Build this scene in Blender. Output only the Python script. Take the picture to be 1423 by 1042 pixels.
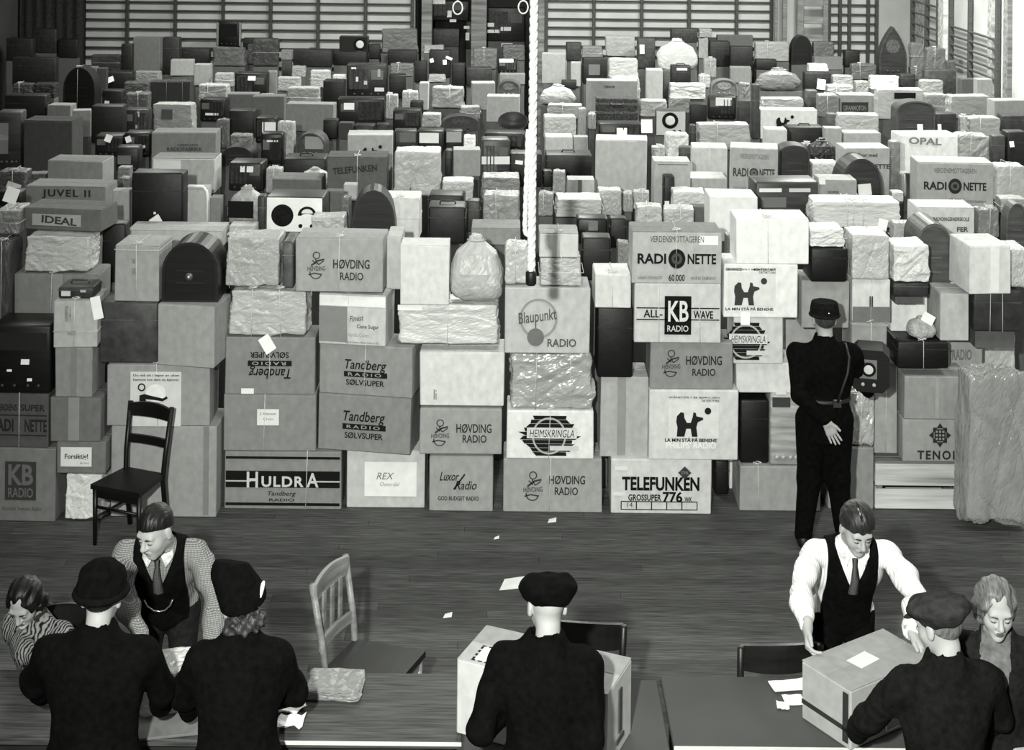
import bpy, bmesh, math, random
import numpy as np
from mathutils import Vector, Matrix, noise
random.seed(7); rng = np.random.default_rng(7)
SC = bpy.context.scene; COL = SC.collection
for o in list(bpy.data.objects): bpy.data.objects.remove(o)

# ---------------------------------------------------------------- camera, world, lights, exposure
FPX, CX, YH, CAMH, ROLL = 2000.0, 711.5, -150.0, 4.8, math.radians(0.55)
cam_d = bpy.data.cameras.new('camera'); cam = bpy.data.objects.new('camera', cam_d); COL.objects.link(cam)
cam_d.sensor_fit = 'HORIZONTAL'; cam_d.sensor_width = 36; cam_d.lens = 36 * FPX / 1423
cam_d.shift_y = -(521 - YH) / 1423; cam_d.clip_end = 200
cam.matrix_world = Matrix.Translation((0, 0, CAMH)) @ Matrix.Rotation(math.pi / 2, 4, 'X') @ Matrix.Rotation(ROLL, 4, 'Z')
SC.camera = cam
w = bpy.data.worlds.new('world'); SC.world = w; w.use_nodes = True
TINT = (0.965, 1.0, 0.915)
w.node_tree.nodes['Background'].inputs[0].default_value = (*TINT, 1)
w.node_tree.nodes['Background'].inputs[1].default_value = 0.22
def area(name, loc, rot, sx, sy, power):
    d = bpy.data.lights.new(name, 'AREA'); d.shape = 'RECTANGLE'; d.size = sx; d.size_y = sy
    d.energy = power; d.color = TINT
    o = bpy.data.objects.new(name, d); COL.objects.link(o); o.location = loc; o.rotation_euler = rot
    return o
# unseen area lights added under the ceiling as ambient fill, stronger to the right
for ix, (lx, pw) in enumerate(((-5.0, 120), (0.0, 200), (5.0, 300))):
    for ly, m in ((9.0, .40), (15.0, .85), (20.5, 2.6)):
        area('ceiling_fill', (lx, ly, 6.3), (0, 0, 0), 1.2, 1.2, pw * m)
# photographer's flash on the gallery, a little to the left of the camera
fd = bpy.data.lights.new('flash', 'SPOT'); fd.energy = 5200; fd.spot_size = math.radians(62); fd.spot_blend = 0.8
fd.shadow_soft_size = 0.10; fd.color = TINT
fl = bpy.data.objects.new('flash', fd); COL.objects.link(fl); fl.location = (-0.75, 0.0, 5.25)
fl.rotation_euler = (Vector((1.1, 10.5, 1.0)) - Vector(fl.location)).to_track_quat('-Z', 'Y').to_euler()
vs = SC.view_settings; vs.view_transform = 'Standard'; vs.look = 'None'; vs.gamma = 1; vs.use_curve_mapping = False
vs.exposure = 0.0

# ---------------------------------------------------------------- measuring the photograph
def unroll(px, py):
    dx, dy = px - CX, py - YH
    c, s = math.cos(ROLL), math.sin(ROLL)
    return dx * c + dy * s, -dx * s + dy * c
def at(px, py, Y):
    dx, dy = unroll(px, py)
    return Vector((dx * Y / FPX, Y, CAMH - dy * Y / FPX))
def onplane(px, py, z):
    dx, dy = unroll(px, py)
    Y = FPX * (CAMH - z) / dy
    return Vector((dx * Y / FPX, Y, z))

# ---------------------------------------------------------------- materials
MATS = {}
def lin(t): return ((max(t, 1) / 255.0) ** 2.2)
def albedo(t): return min(0.86, lin(t) * 1.08 + 0.002)
def mat(kind, tone):
    tone = int(round(tone / 6.0) * 6); key = (kind, tone)
    if key in MATS: return MATS[key]
    m = bpy.data.materials.new('%s_%d' % key); m.use_nodes = True; nt = m.node_tree; N = nt.nodes; L = nt.links
    b = N['Principled BSDF']; a = albedo(tone)
    rough, amp, scale, bump, spec = {'carton': (.85, .08, 16, .05, .2), 'paper': (.4, .06, 4, .5, .5), 'foil': (.26, .12, 4, .8, .7),
        'print': (.8, .06, 20, 0, .1), 'label': (.8, .05, 12, .02, .2), 'case': (.5, .3, 14, .10, .4), 'wood': (.42, .3, 5, .05, .4),
        'cloth': (.95, .3, 30, .25, .05), 'skin': (.55, .06, 12, .02, .3), 'hair': (.45, .5, 20, .3, .4), 'metal': (.25, .1, 5, 0, .8),
        'plank': (.6, .4, 3, .08, .3), 'floor': (.6, .45, 5, .06, .2), 'wall': (.9, .1, 1.5, .02, .1), 'rope': (.9, .15, 60, .3, .1),
        'check': (.9, .1, 30, .05, .05), 'stripe': (.9, .1, 30, .05, .05), 'pattern': (.9, .1, 30, .05, .05), 'wicker': (.7, .5, 40, .5, .2)}[kind]
    b.inputs['Roughness'].default_value = rough
    b.inputs['Specular IOR Level'].default_value = spec
    if kind == 'metal': b.inputs['Metallic'].default_value = 0.9
    tc = N.new('ShaderNodeTexCoord'); mp = N.new('ShaderNodeMapping'); L.new(tc.outputs['Object'], mp.inputs[0])
    nz = N.new('ShaderNodeTexNoise'); nz.inputs['Scale'].default_value = scale; nz.inputs['Detail'].default_value = 6
    if kind in ('floor', 'plank', 'wood'): mp.inputs['Scale'].default_value = {'wood': (.6, 5, 5), 'plank': (.35, 6, 6), 'floor': (.9, 16, 16)}[kind]
    if kind == 'carton': mp.inputs['Scale'].default_value = (1.3, 1, .9)
    if kind == 'hair': mp.inputs['Scale'].default_value = (6, 1, 1)
    L.new(mp.outputs[0], nz.inputs['Vector'])
    src = nz.outputs['Fac']
    if kind in ('check', 'stripe', 'pattern'):
        wv = N.new('ShaderNodeTexWave'); wv.inputs['Scale'].default_value = {'check': 42, 'stripe': 26, 'pattern': 17}[kind]
        wv.bands_direction = 'X'; wv.inputs['Distortion'].default_value = .6 if kind != 'pattern' else 9
        L.new(tc.outputs['Object'], wv.inputs['Vector']); src = wv.outputs['Fac']
        if kind == 'check':
            w2 = N.new('ShaderNodeTexWave'); w2.bands_direction = 'Z'; w2.inputs['Scale'].default_value = 42; w2.inputs['Distortion'].default_value = .6
            L.new(tc.outputs['Object'], w2.inputs['Vector'])
            mx = N.new('ShaderNodeMath'); mx.operation = 'MULTIPLY'; L.new(wv.outputs['Fac'], mx.inputs[0]); L.new(w2.outputs['Fac'], mx.inputs[1]); src = mx.outputs[0]
    oi = N.new('ShaderNodeObjectInfo')
    ramp = N.new('ShaderNodeMapRange'); L.new(src, ramp.inputs[0])
    lo, hi = {'check': (.35, 1.15), 'stripe': (.72, 1.05), 'pattern': (.05, 1.2)}.get(kind, (1 - amp * 1.6, 1 + amp * 1.6))
    if kind in ('check', 'stripe', 'pattern'): ramp.inputs[1].default_value = .1; ramp.inputs[2].default_value = .8
    else: ramp.inputs[1].default_value = .25; ramp.inputs[2].default_value = .75
    ramp.inputs[3].default_value = lo * a; ramp.inputs[4].default_value = min(.9, hi * a)
    if kind in ('carton', 'paper', 'floor', 'plank'):
        vr = N.new('ShaderNodeMapRange'); L.new(oi.outputs['Random'], vr.inputs[0]); vr.inputs[3].default_value = .9 if kind != 'floor' else .8; vr.inputs[4].default_value = 1.1 if kind != 'floor' else 1.2
        mu = N.new('ShaderNodeMath'); mu.operation = 'MULTIPLY'; L.new(ramp.outputs[0], mu.inputs[0]); L.new(vr.outputs[0], mu.inputs[1]); out = mu.outputs[0]
    else: out = ramp.outputs[0]
    L.new(out, b.inputs['Base Color'])
    if bump:
        bp = N.new('ShaderNodeBump'); bp.inputs['Strength'].default_value = bump; bp.inputs['Distance'].default_value = .02
        if kind in ('paper', 'foil'):
            vo = N.new('ShaderNodeTexVoronoi'); vo.feature = 'DISTANCE_TO_EDGE'; vo.inputs['Scale'].default_value = 4.5
            n2 = N.new('ShaderNodeTexNoise'); n2.inputs['Scale'].default_value = 3; L.new(tc.outputs['Object'], n2.inputs['Vector'])
            vm = N.new('ShaderNodeVectorMath'); vm.operation = 'MULTIPLY_ADD'; vm.inputs[1].default_value = (.25, .25, .25)
            L.new(n2.outputs['Color'], vm.inputs[0]); L.new(tc.outputs['Object'], vm.inputs[2]); L.new(vm.outputs[0], vo.inputs['Vector'])
            L.new(vo.outputs['Distance'], bp.inputs['Height'])
        else: L.new(nz.outputs['Fac'], bp.inputs['Height'])
        L.new(bp.outputs[0], b.inputs['Normal'])
    MATS[key] = m; return m

# ---------------------------------------------------------------- objects
def mesh_of(name, verts, faces, smooth=False):
    me = bpy.data.meshes.new(name); me.from_pydata([tuple(v) for v in verts], [], [tuple(f) for f in faces])
    if smooth: me.polygons.foreach_set('use_smooth', [True] * len(me.polygons))
    me.update(); return me
def link(name, me, m=None, parent=None, loc=(0, 0, 0), rot=(0, 0, 0), scale=(1, 1, 1)):
    o = bpy.data.objects.new(name, me); COL.objects.link(o)
    if m is not None:
        if len(me.materials) == 0: me.materials.append(m)
        else:
            o.material_slots[0].link = 'OBJECT'; o.material_slots[0].material = m
    o.parent = parent; o.location = loc; o.rotation_euler = rot; o.scale = scale
    return o
def tag(o, label, cat=None, group=None, kind=None):
    if label: o['label'] = label
    if cat: o['category'] = cat
    if group: o['group'] = group
    if kind: o['kind'] = kind
    return o
THINGS = []
def thing(name, loc, rz=0, label=None, cat=None, group=None):
    o = bpy.data.objects.new(name, None); COL.objects.link(o); o.location = loc; o.rotation_euler = (0, 0, rz)
    o.empty_display_size = .1
    tag(o, label, cat, group); THINGS.append(o); return o

def boxv(x0, x1, y0, y1, z0, z1):
    v = [(x0, y0, z0), (x1, y0, z0), (x1, y1, z0), (x0, y1, z0), (x0, y0, z1), (x1, y0, z1), (x1, y1, z1), (x0, y1, z1)]
    f = [(0, 3, 2, 1), (4, 5, 6, 7), (0, 1, 5, 4), (1, 2, 6, 5), (2, 3, 7, 6), (3, 0, 4, 7)]
    return v, f
def box_mesh(x0, x1, y0, y1, z0, z1, bevel=0.0, jit=0.0, seg=1):
    v, f = boxv(x0, x1, y0, y1, z0, z1)
    if jit: v = [(a + random.uniform(-jit, jit), b + random.uniform(-jit, jit), c + (random.uniform(-jit, jit) if c > (z0 + z1) / 2 else 0)) for a, b, c in v]
    if not bevel: return mesh_of('box', v, f)
    bm = bmesh.new(); vs_ = [bm.verts.new(p) for p in v]
    for q in f: bm.faces.new([vs_[i] for i in q])
    bevel = min(bevel, .3 * min(x1 - x0, y1 - y0, z1 - z0))
    bmesh.ops.bevel(bm, geom=bm.edges[:], offset=bevel, segments=seg, affect='EDGES', profile=.5)
    me = bpy.data.meshes.new('box'); bm.to_mesh(me); bm.free()
    if seg > 1: me.polygons.foreach_set('use_smooth', [True] * len(me.polygons))
    return me
def multi_box(boxes):
    V, F = [], []
    for b in boxes:
        v, f = boxv(*b); n = len(V); V += v; F += [tuple(i + n for i in q) for q in f]
    return mesh_of('boxes', V, F)
def tube_mesh(pts, r, seg=8, closed=False, r2=None):
    pts = [Vector(p) for p in pts]; n = len(pts); V, F = [], []
    prev = None
    for i, p in enumerate(pts):
        a = pts[(i - 1) % n] if (closed or i > 0) else p; b = pts[(i + 1) % n] if (closed or i < n - 1) else p
        t = (b - a).normalized() if (b - a).length > 1e-9 else Vector((0, 0, 1))
        if prev is None: prev = Vector((1, 0, 0)) if abs(t.x) < .9 else Vector((0, 1, 0))
        u = prev - t * prev.dot(t)
        if u.length < 1e-6: u = t.orthogonal()
        u.normalize(); w_ = t.cross(u); prev = u
        rr = r if r2 is None else r + (r2 - r) * i / max(1, n - 1)
        if isinstance(r, (list, tuple)): rr = r[i]
        for k in range(seg):
            an = 2 * math.pi * k / seg; V.append(p + u * (rr * math.cos(an)) + w_ * (rr * math.sin(an)))
    m = n if closed else n - 1
    for i in range(m):
        for k in range(seg):
            F.append((i * seg + k, i * seg + (k + 1) % seg, ((i + 1) % n) * seg + (k + 1) % seg, ((i + 1) % n) * seg + k))
    if not closed:
        F.append(tuple(range(seg))[::-1]); F.append(tuple(range((n - 1) * seg, n * seg)))
    return mesh_of('tube', V, F, True)
def lathe_mesh(prof, seg=20):          # (r, z) profile about z
    V, F = [], []
    for r, z in prof:
        for k in range(seg):
            a = 2 * math.pi * k / seg; V.append((r * math.cos(a), r * math.sin(a), z))
    for i in range(len(prof) - 1):
        for k in range(seg): F.append((i * seg + k, i * seg + (k + 1) % seg, (i + 1) * seg + (k + 1) % seg, (i + 1) * seg + k))
    F.append(tuple(range(seg))[::-1]); F.append(tuple(range((len(prof) - 1) * seg, len(prof) * seg)))
    return mesh_of('lathe', V, F, True)
def prism_mesh(pts, y0, y1):           # outline in x,z extruded along y
    n = len(pts); V = [(x, y0, z) for x, z in pts] + [(x, y1, z) for x, z in pts]
    area2 = sum(pts[i][0] * pts[(i + 1) % n][1] - pts[(i + 1) % n][0] * pts[i][1] for i in range(n))
    F = [tuple(range(n)), tuple(range(n, 2 * n))[::-1]] + [((i + 1) % n, i, n + i, n + (i + 1) % n) for i in range(n)]
    if area2 < 0: F = [f[::-1] for f in F]
    return mesh_of('prism', V, F)

# unit crumpled parcels and gathered bags, shared by many objects
def tri(x): return np.abs((x % 2.0) - 1.0)
def unit_parcel(seed, bag=False, amp=.028, n=14):
    r = np.random.default_rng(seed); V = []; F = []; idx = {}
    def vid(i, j, k):
        key = (i, j, k)
        if key not in idx: idx[key] = len(V); V.append((i / n - .5, j / n - .5, k / n - .5))
        return idx[key]
    for a in range(n):
        for b in range(n):
            F += [(vid(a, 0, b), vid(a + 1, 0, b), vid(a + 1, 0, b + 1), vid(a, 0, b + 1)), (vid(a + 1, n, b), vid(a, n, b), vid(a, n, b + 1), vid(a + 1, n, b + 1)),
                  (vid(0, a + 1, b), vid(0, a, b), vid(0, a, b + 1), vid(0, a + 1, b + 1)), (vid(n, a, b), vid(n, a + 1, b), vid(n, a + 1, b + 1), vid(n, a, b + 1)),
                  (vid(a, b, n), vid(a + 1, b, n), vid(a + 1, b + 1, n), vid(a, b + 1, n)), (vid(a + 1, b, 0), vid(a, b, 0), vid(a, b + 1, 0), vid(a + 1, b + 1, 0))]
    P = np.array(V); Q = P * 2; pw = (16 if n < 20 else 26) if not bag else 4
    nrm = (np.abs(Q) ** pw).sum(1) ** (1 / pw); mx = np.abs(Q).max(1)
    P = P * (mx / nrm)[:, None]
    N = np.sign(Q) * np.abs(Q) ** 6; N /= np.linalg.norm(N, axis=1, keepdims=True) + 1e-9
    W_ = P + .10 * np.stack([np.sin(P @ r.normal(size=3) * 5 + r.uniform(0, 6)) for _ in range(3)], 1)
    d = np.zeros(len(P))
    for k in range(9):
        nv = r.normal(size=3); nv /= np.linalg.norm(nv); f = r.uniform(1.0, 3.2) * (1 if k < 5 else 2.6)
        t = tri(W_ @ nv * f + r.uniform(0, 2)); d += (t ** r.choice([1, 2, 3]) - .4) * (amp if k < 5 else amp * .55)
    d += r.uniform(-1, 1, len(P)) * amp * (.3 if n < 20 else .15)
    if n >= 20:                      # crisp straight creases
        d *= .45
        for k in range(34):
            nv = r.normal(size=3); nv /= np.linalg.norm(nv); mid = P[r.integers(len(P))]; wv = r.uniform(.035, .09); sp = r.uniform(.12, .5)
            dist = np.abs((P - mid) @ nv); fall = np.clip(1 - np.linalg.norm(P - mid, axis=1) / sp, 0, 1)
            d += r.choice([-1, 1]) * np.clip(1 - dist / wv, 0, 1) * fall ** .5 * amp * .8
    P = P + N * d[:, None] + r.normal(size=P.shape) * (.0035 if n < 20 else .002)
    if bag:
        z = P[:, 2] + .5; g = np.interp(z, [0, .45, .72, .86, .93, 1.05], [1, 1, .8, .42, .3, .46])
        P[:, 0] *= g; P[:, 1] *= g
    else:
        z = P[:, 2] + .5; P[:, 0] *= 1 + .05 * r.uniform(-1, 1) * z; P[:, 0] += r.uniform(-.03, .03) * z
    P[:, 2] -= P[:, 2].min(); P[:, 2] /= P[:, 2].max()
    lo, hi = P[:, 0].min(), P[:, 0].max(); P[:, 0] = (P[:, 0] - (lo + hi) / 2) / (hi - lo)
    P[:, 1] /= (P[:, 1].max() - P[:, 1].min())
    return mesh_of('parcel', P, F)
PARCELS = [unit_parcel(100 + i, False, random.choice([.012, .018, .026])) for i in range(14)]
FINE = [unit_parcel(500 + i, False, random.choice([.022, .028, .034]), 34) for i in range(7)]
HUGE = unit_parcel(640, False, .046, 44)
BAGS = [unit_parcel(300 + i, True, .035, 22) for i in range(5)]

# ---------------------------------------------------------------- deferred lettering
TEXTS = []
def finish_texts():
    tmp = []
    for (s, bold, shear, spacing) in {t[1] for t in TEXTS}:
        c = bpy.data.curves.new('lettering', 'FONT'); c.body = s; c.offset = bold; c.shear = shear; c.space_character = spacing; c.resolution_u = 3
        o = bpy.data.objects.new('lettering', c); COL.objects.link(o); tmp.append(((s, bold, shear, spacing), o))
    dg = bpy.context.evaluated_depsgraph_get(); M = {}
    for k, o in tmp:
        me = bpy.data.meshes.new_from_object(o.evaluated_get(dg)); M[k] = me
        co = np.empty(len(me.vertices) * 3); me.vertices.foreach_get('co', co); co = co.reshape(-1, 3)
        lo, hi = co.min(0), co.max(0); co[:, 2] = (co[:, 1] - lo[1]) / (hi[1] - lo[1]); co[:, 0] = (co[:, 0] - lo[0]) / (hi[0] - lo[0]); co[:, 1] = 0
        me.vertices.foreach_set('co', co.ravel()); me.update()
    for k, o in tmp:
        c = o.data; bpy.data.objects.remove(o); bpy.data.curves.remove(c)
    for parent, key, x0, x1, z0, z1, y, m, rot, nm in TEXTS:
        me = M[key]
        cxx, czz = (x0 + x1) / 2, (z0 + z1) / 2; wd, hg = x1 - x0, z1 - z0
        mt_ = Matrix.Translation((cxx, y, czz)) @ Matrix.Rotation(rot, 4, 'Y') @ Matrix.Translation((-wd / 2, 0, -hg / 2)) @ Matrix.Diagonal((wd, 1, hg, 1))
        o = link(nm, me, None, parent); 
        if len(me.materials) == 0: me.materials.append(None)
        o.material_slots[0].link = 'OBJECT'; o.material_slots[0].material = m
        o.matrix_local = mt_
# ---------------------------------------------------------------- cartons, parcels, radios: one builder for each kind
PLACED = []          # (x0,x1,y0,y1,z0,z1) plan boxes already taken
SUPPORT = []         # hidden cartons that carry the upper rows
REC = []
class Face:
    """a thing's front, addressed in pixels of the photograph"""
    def __init__(s, root, rect, wd, d, h): s.root, s.r, s.w, s.d, s.h = root, rect, wd, d, h; s.layer = 0
    def x(s, px): return ((px - s.r[0]) / (s.r[2] - s.r[0]) - .5) * s.w
    def z(s, py): return (s.r[3] - py) / (s.r[3] - s.r[1]) * s.h
    def yf(s, k=1): return -s.d / 2 - .004 - .0015 * k
    def text(s, body, x0, y0, x1, y1, tone=30, bold=.0, shear=0., rot=0., k=2, sp=1.0, parent=None, nm='lettering'):
        TEXTS.append((parent or s.root, (body, bold, shear, sp), s.x(x0), s.x(x1), s.z(y1), s.z(y0), s.yf(k), mat('print', tone), math.radians(rot), nm))
    def paper(s, x0, y0, x1, y1, tone=228, rot=0, k=1, nm='label', out=0):
        hx, hz = abs(s.x(x1) - s.x(x0)) / 2, abs(s.z(y0) - s.z(y1)) / 2
        me = box_mesh(-hx, hx, -.0007, .0007, -hz, hz)
        o = link(nm, me, mat('label', tone), s.root, ((s.x(x0) + s.x(x1)) / 2, s.yf(k) - out, (s.z(y0) + s.z(y1)) / 2), (0, math.radians(rot), 0))
        if out: o.rotation_euler[0] = math.radians(-12)
        return o
    def poly(s, pts, tone=30, k=1, nm='print', parent=None):
        me = prism_mesh([(s.x(a), s.z(b)) for a, b in pts], s.yf(k) - .0004, s.yf(k) + .0004)
        return link(nm, me, mat('print', tone), parent or s.root)
    def rect(s, x0, y0, x1, y1, tone=30, k=1, nm='printed_band'): return s.poly([(x0, y1), (x1, y1), (x1, y0), (x0, y0)], tone, k, nm)
    def disc(s, cx, cy, rx, ry=None, tone=30, k=1, nm='printed_disc', n=24):
        ry = ry or rx; return s.poly([(cx + rx * math.cos(2 * math.pi * i / n), cy + ry * math.sin(2 * math.pi * i / n)) for i in range(n)], tone, k, nm)
    def ring(s, cx, cy, r0, r1, tone=60, k=1, n=28, a0=0, a1=360, nm='printed_ring'):
        V, F = [], []
        m = n + 1
        for i in range(m):
            a = math.radians(a0 + (a1 - a0) * i / n)
            for r in (r0, r1): V.append((s.x(cx + r * math.cos(a)), s.yf(k), s.z(cy + r * math.sin(a))))
        for i in range(n): F.append((2 * i, 2 * i + 1, 2 * i + 3, 2 * i + 2))
        return link(nm, mesh_of('ring', V, F), mat('print', tone), s.root)
    def line(s, pts, wpx=1.6, tone=40, k=1, nm='printed_line'):
        V, F = [], []
        for i in range(len(pts) - 1):
            (ax, ay), (bx, by) = pts[i], pts[i + 1]; L_ = math.hypot(bx - ax, by - ay) or 1; nx, ny = -(by - ay) / L_ * wpx / 2, (bx - ax) / L_ * wpx / 2
            n = len(V)
            for px, py in ((ax + nx, ay + ny), (bx + nx, by + ny), (bx - nx, by - ny), (ax - nx, ay - ny)): V.append((s.x(px), s.yf(k), s.z(py)))
            F.append((n, n + 1, n + 2, n + 3))
        return link(nm, mesh_of('line', V, F), mat('print', tone), s.root)
    def string(s, spec, tone=205):
        r = .0024; y = -s.d / 2 - .006; b = s.d / 2 + .004
        if spec[0] == 'v':
            x = (float(spec[1:] or .5) - .5) * s.w; x2 = x + random.uniform(-.02, .02) * s.w
            pts = [(x2, y, .004), (x, y, s.h + .005), (x, b, s.h + .005), (x2, b, .004)]
        else:
            z = float(spec[1:] or .5) * s.h; hw = s.w / 2 + .004
            pts = [(-hw, b, z), (-hw, y, z), (hw, y, z), (hw, b, z)]
        so_ = link('string', tube_mesh(pts, r, 5), mat('rope', tone), s.root)
        if spec[0] == 'v':
            kn = [(x + .035 * math.sin(2 * q), y + .05 + .02 * math.sin(q), s.h + .012 + .008 * math.cos(3 * q)) for q in np.linspace(0, 2 * math.pi, 14, endpoint=False)]
            link('bow', tube_mesh(kn, r * 1.2, 5, True), mat('rope', tone), so_)
    def tag(s, x0, y0, x1, y1, rot=None, tone=235):
        s.paper(x0, y0, x1, y1, tone, random.choice([-14, -5, 6, 20]) if rot is None else rot, 3, 'paper_tag', out=.006)

def fprint(F, spec):          # emblems seen on the cartons, addressed in pixels
    kind = spec[0]; a = spec[1:]
    if kind == 'viking':      # seated bird-like figure over a ribbon
        x, y, u, tone = a
        F.ring(x, y - 1.05 * u, .26 * u, .36 * u, tone, 2); F.line([(x - .5 * u, y - .1 * u), (x + .1 * u, y - .55 * u), (x + .75 * u, y - .7 * u)], .16 * u, tone, 2)
        F.line([(x - .1 * u, y - .7 * u), (x + .2 * u, y - .2 * u), (x + .7 * u, y - .55 * u)], .10 * u, tone, 2)
        F.line([(x - .4 * u, y - .6 * u), (x, y - .25 * u)], .10 * u, tone, 2)
        F.text('HØVDING', x - .85 * u, y - .05 * u, x + .85 * u, y + .38 * u, tone, .01, 0, -3)
        F.ring(x - .05 * u, y + .55 * u, .5 * u, .6 * u, tone, 2, 20, 10, 190); F.line([(x - .75 * u, y + .75 * u), (x - .2 * u, y + .6 * u), (x + .5 * u, y + .72 * u)], .12 * u, tone, 2)
    elif kind == 'dog':
        x, y, u, tone = a     # two-tone standing terrier, u = half height
        F.poly([(x - .9 * u, y + u), (x - .85 * u, y + .3 * u), (x - .95 * u, y - .1 * u), (x - .9 * u, y - .55 * u), (x - .6 * u, y - .85 * u), (x - .35 * u, y - .8 * u), (x - .3 * u, y - .4 * u),
                (x - .1 * u, y - .05 * u), (x + .2 * u, y - .05 * u), (x + .35 * u, y - .5 * u), (x + .4 * u, y - .85 * u), (x + .6 * u, y - .8 * u), (x + .65 * u, y - .55 * u), (x + 1.15 * u, y - .45 * u), (x + 1.2 * u, y - .3 * u),
                (x + .75 * u, y - .1 * u), (x + .65 * u, y + .3 * u), (x + .75 * u, y + u), (x + .3 * u, y + u), (x + .2 * u, y + .4 * u), (x - .15 * u, y + .4 * u), (x - .3 * u, y + u)], tone, 3, 'printed_dog')
        F.disc(x + 1.55 * u, y - .95 * u, .26 * u, .26 * u, tone, 3)
    elif kind == 'brush':     # ragged black brush strokes with a ring and a title slip
        x0, y0, x1, y1 = a; n = 10; r = random.Random(5); V = []
        for i in range(n):
            t = (i + .5) / n; half = (.5 - abs(t - .5) * .55) * (x1 - x0); c = (x0 + x1) / 2
            yy = y0 + (y1 - y0) * i / n; hh = (y1 - y0) / n * .92
            F.poly([(c - half * r.uniform(.75, 1), yy + hh), (c + half * r.uniform(.75, 1), yy + hh), (c + half * r.uniform(.8, 1.02), yy), (c - half * r.uniform(.8, 1.02), yy)], 28, 1, 'brush_stroke')
        cx, cy, rr = (x0 + x1) / 2 - 1, (y0 + y1) / 2, (y1 - y0) * .46
        F.ring(cx, cy, rr * .9, rr, 170, 2)
        F.rect(x0 + .16 * (x1 - x0), y0 + .30 * (y1 - y0), x0 + .9 * (x1 - x0), y0 + .56 * (y1 - y0), 205, 3, 'title_slip')
        F.text('HEIMSKRINGLA', x0 + .2 * (x1 - x0), y0 + .34 * (y1 - y0), x0 + .86 * (x1 - x0), y0 + .53 * (y1 - y0), 40, .0, .2, 0, 4)
        F.rect(x0 + .5 * (x1 - x0), y0 + .74 * (y1 - y0), x0 + .93 * (x1 - x0), y0 + .86 * (y1 - y0), 200, 3, 'title_slip')
    elif kind == 'tandberg':
        x0, y0, x1, y1, flip = a; tone = 30; H_ = y1 - y0; W_ = x1 - x0
        rot = 180 if flip else 0
        def Y_(f0, f1): return (y1 - f1 * H_, y1 - f0 * H_) if flip else (y0 + f0 * H_, y0 + f1 * H_)
        a0, a1 = Y_(0, .48); F.text('Tandberg', x0, a0, x1, a1, tone, .012, .25, rot)
        b0, b1 = Y_(.46, .66); F.rect(x0 - .02 * W_, b0, x1 + .02 * W_, b1, 30, 2, 'printed_band')
        F.text('RADIO', x0 + .08 * W_, b0 + .04 * H_, x1 - .12 * W_, b1 - .04 * H_, 150, .01, 0, rot, 3, 1.4)
        c0, c1 = Y_(.76, .98); F.text('SØLVSUPER', x0 + .03 * W_, c0, x1 - .05 * W_, c1, tone, .02, 0, rot)
    elif kind == 'radionette':
        x0, y0, x1, y1, tone = a; W_, H_ = x1 - x0, y1 - y0; cx = x0 + .5 * W_
        F.text('VERDENSMOTTAGEREN', x0 + .2 * W_, y0 + .08 * H_, x0 + .8 * W_, y0 + .2 * H_, tone + 40)
        F.text('RADI', x0 + .06 * W_, y0 + .42 * H_, x0 + .38 * W_, y0 + .62 * H_, tone, .03); F.text('NETTE', x0 + .62 * W_, y0 + .42 * H_, x0 + .94 * W_, y0 + .62 * H_, tone, .03)
        F.disc(cx, y0 + .52 * H_, .095 * W_, .19 * H_ if .19 * H_ < .11 * W_ else .1 * W_, tone, 2); F.ring(cx, y0 + .52 * H_, .03 * W_, .06 * W_, tone + 40, 3)
        F.text('60.000', x0 + .41 * W_, y0 + .82 * H_, x0 + .59 * W_, y0 + .95 * H_, tone + 20, .02)
        F.text('GARANTI FOR KVALITET', x0 + .06 * W_, y0 + .86 * H_, x0 + .34 * W_, y0 + .92 * H_, tone + 40); F.text('NORSK FABRIKAT', x0 + .66 * W_, y0 + .86 * H_, x0 + .94 * W_, y0 + .92 * H_, tone + 40)

def plan(rect, Y, opts, d):
    p0, p1 = at(rect[0], rect[3], Y), at(rect[2], rect[1], Y)
    pm0, pm1 = at((rect[0] + rect[2]) / 2, rect[3], Y), at((rect[0] + rect[2]) / 2, rect[1], Y)
    return pm0.x / 2 + pm1.x / 2, (p1.x - p0.x), pm0.z, pm1.z

DEF = {'c': ('carton', 'carton', 'cardboard carton'), 'p': ('paper_parcel', 'parcel', 'crumpled paper parcel'), 'b': ('paper_bag_bundle', 'bundle', 'paper bundle gathered at the top'),
       'k': ('carrying_case', 'case', 'plain carrying case'), 'r': ('table_radio', 'radio', 'wooden table radio'), 'd': ('round_top_radio', 'radio', 'round-topped radio'),
       's': ('white_front_radio', 'radio', 'white-fronted radio'), 't': ('pointed_arch_radio', 'radio', 'pointed-arch radio'), 'h': ('oval_loudspeaker', 'loudspeaker', 'black oval loudspeaker'),
       'w': ('wicker_basket', 'basket', 'woven wicker basket'), 'f': ('foil_parcel', 'parcel', 'shiny wrapped parcel')}

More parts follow.
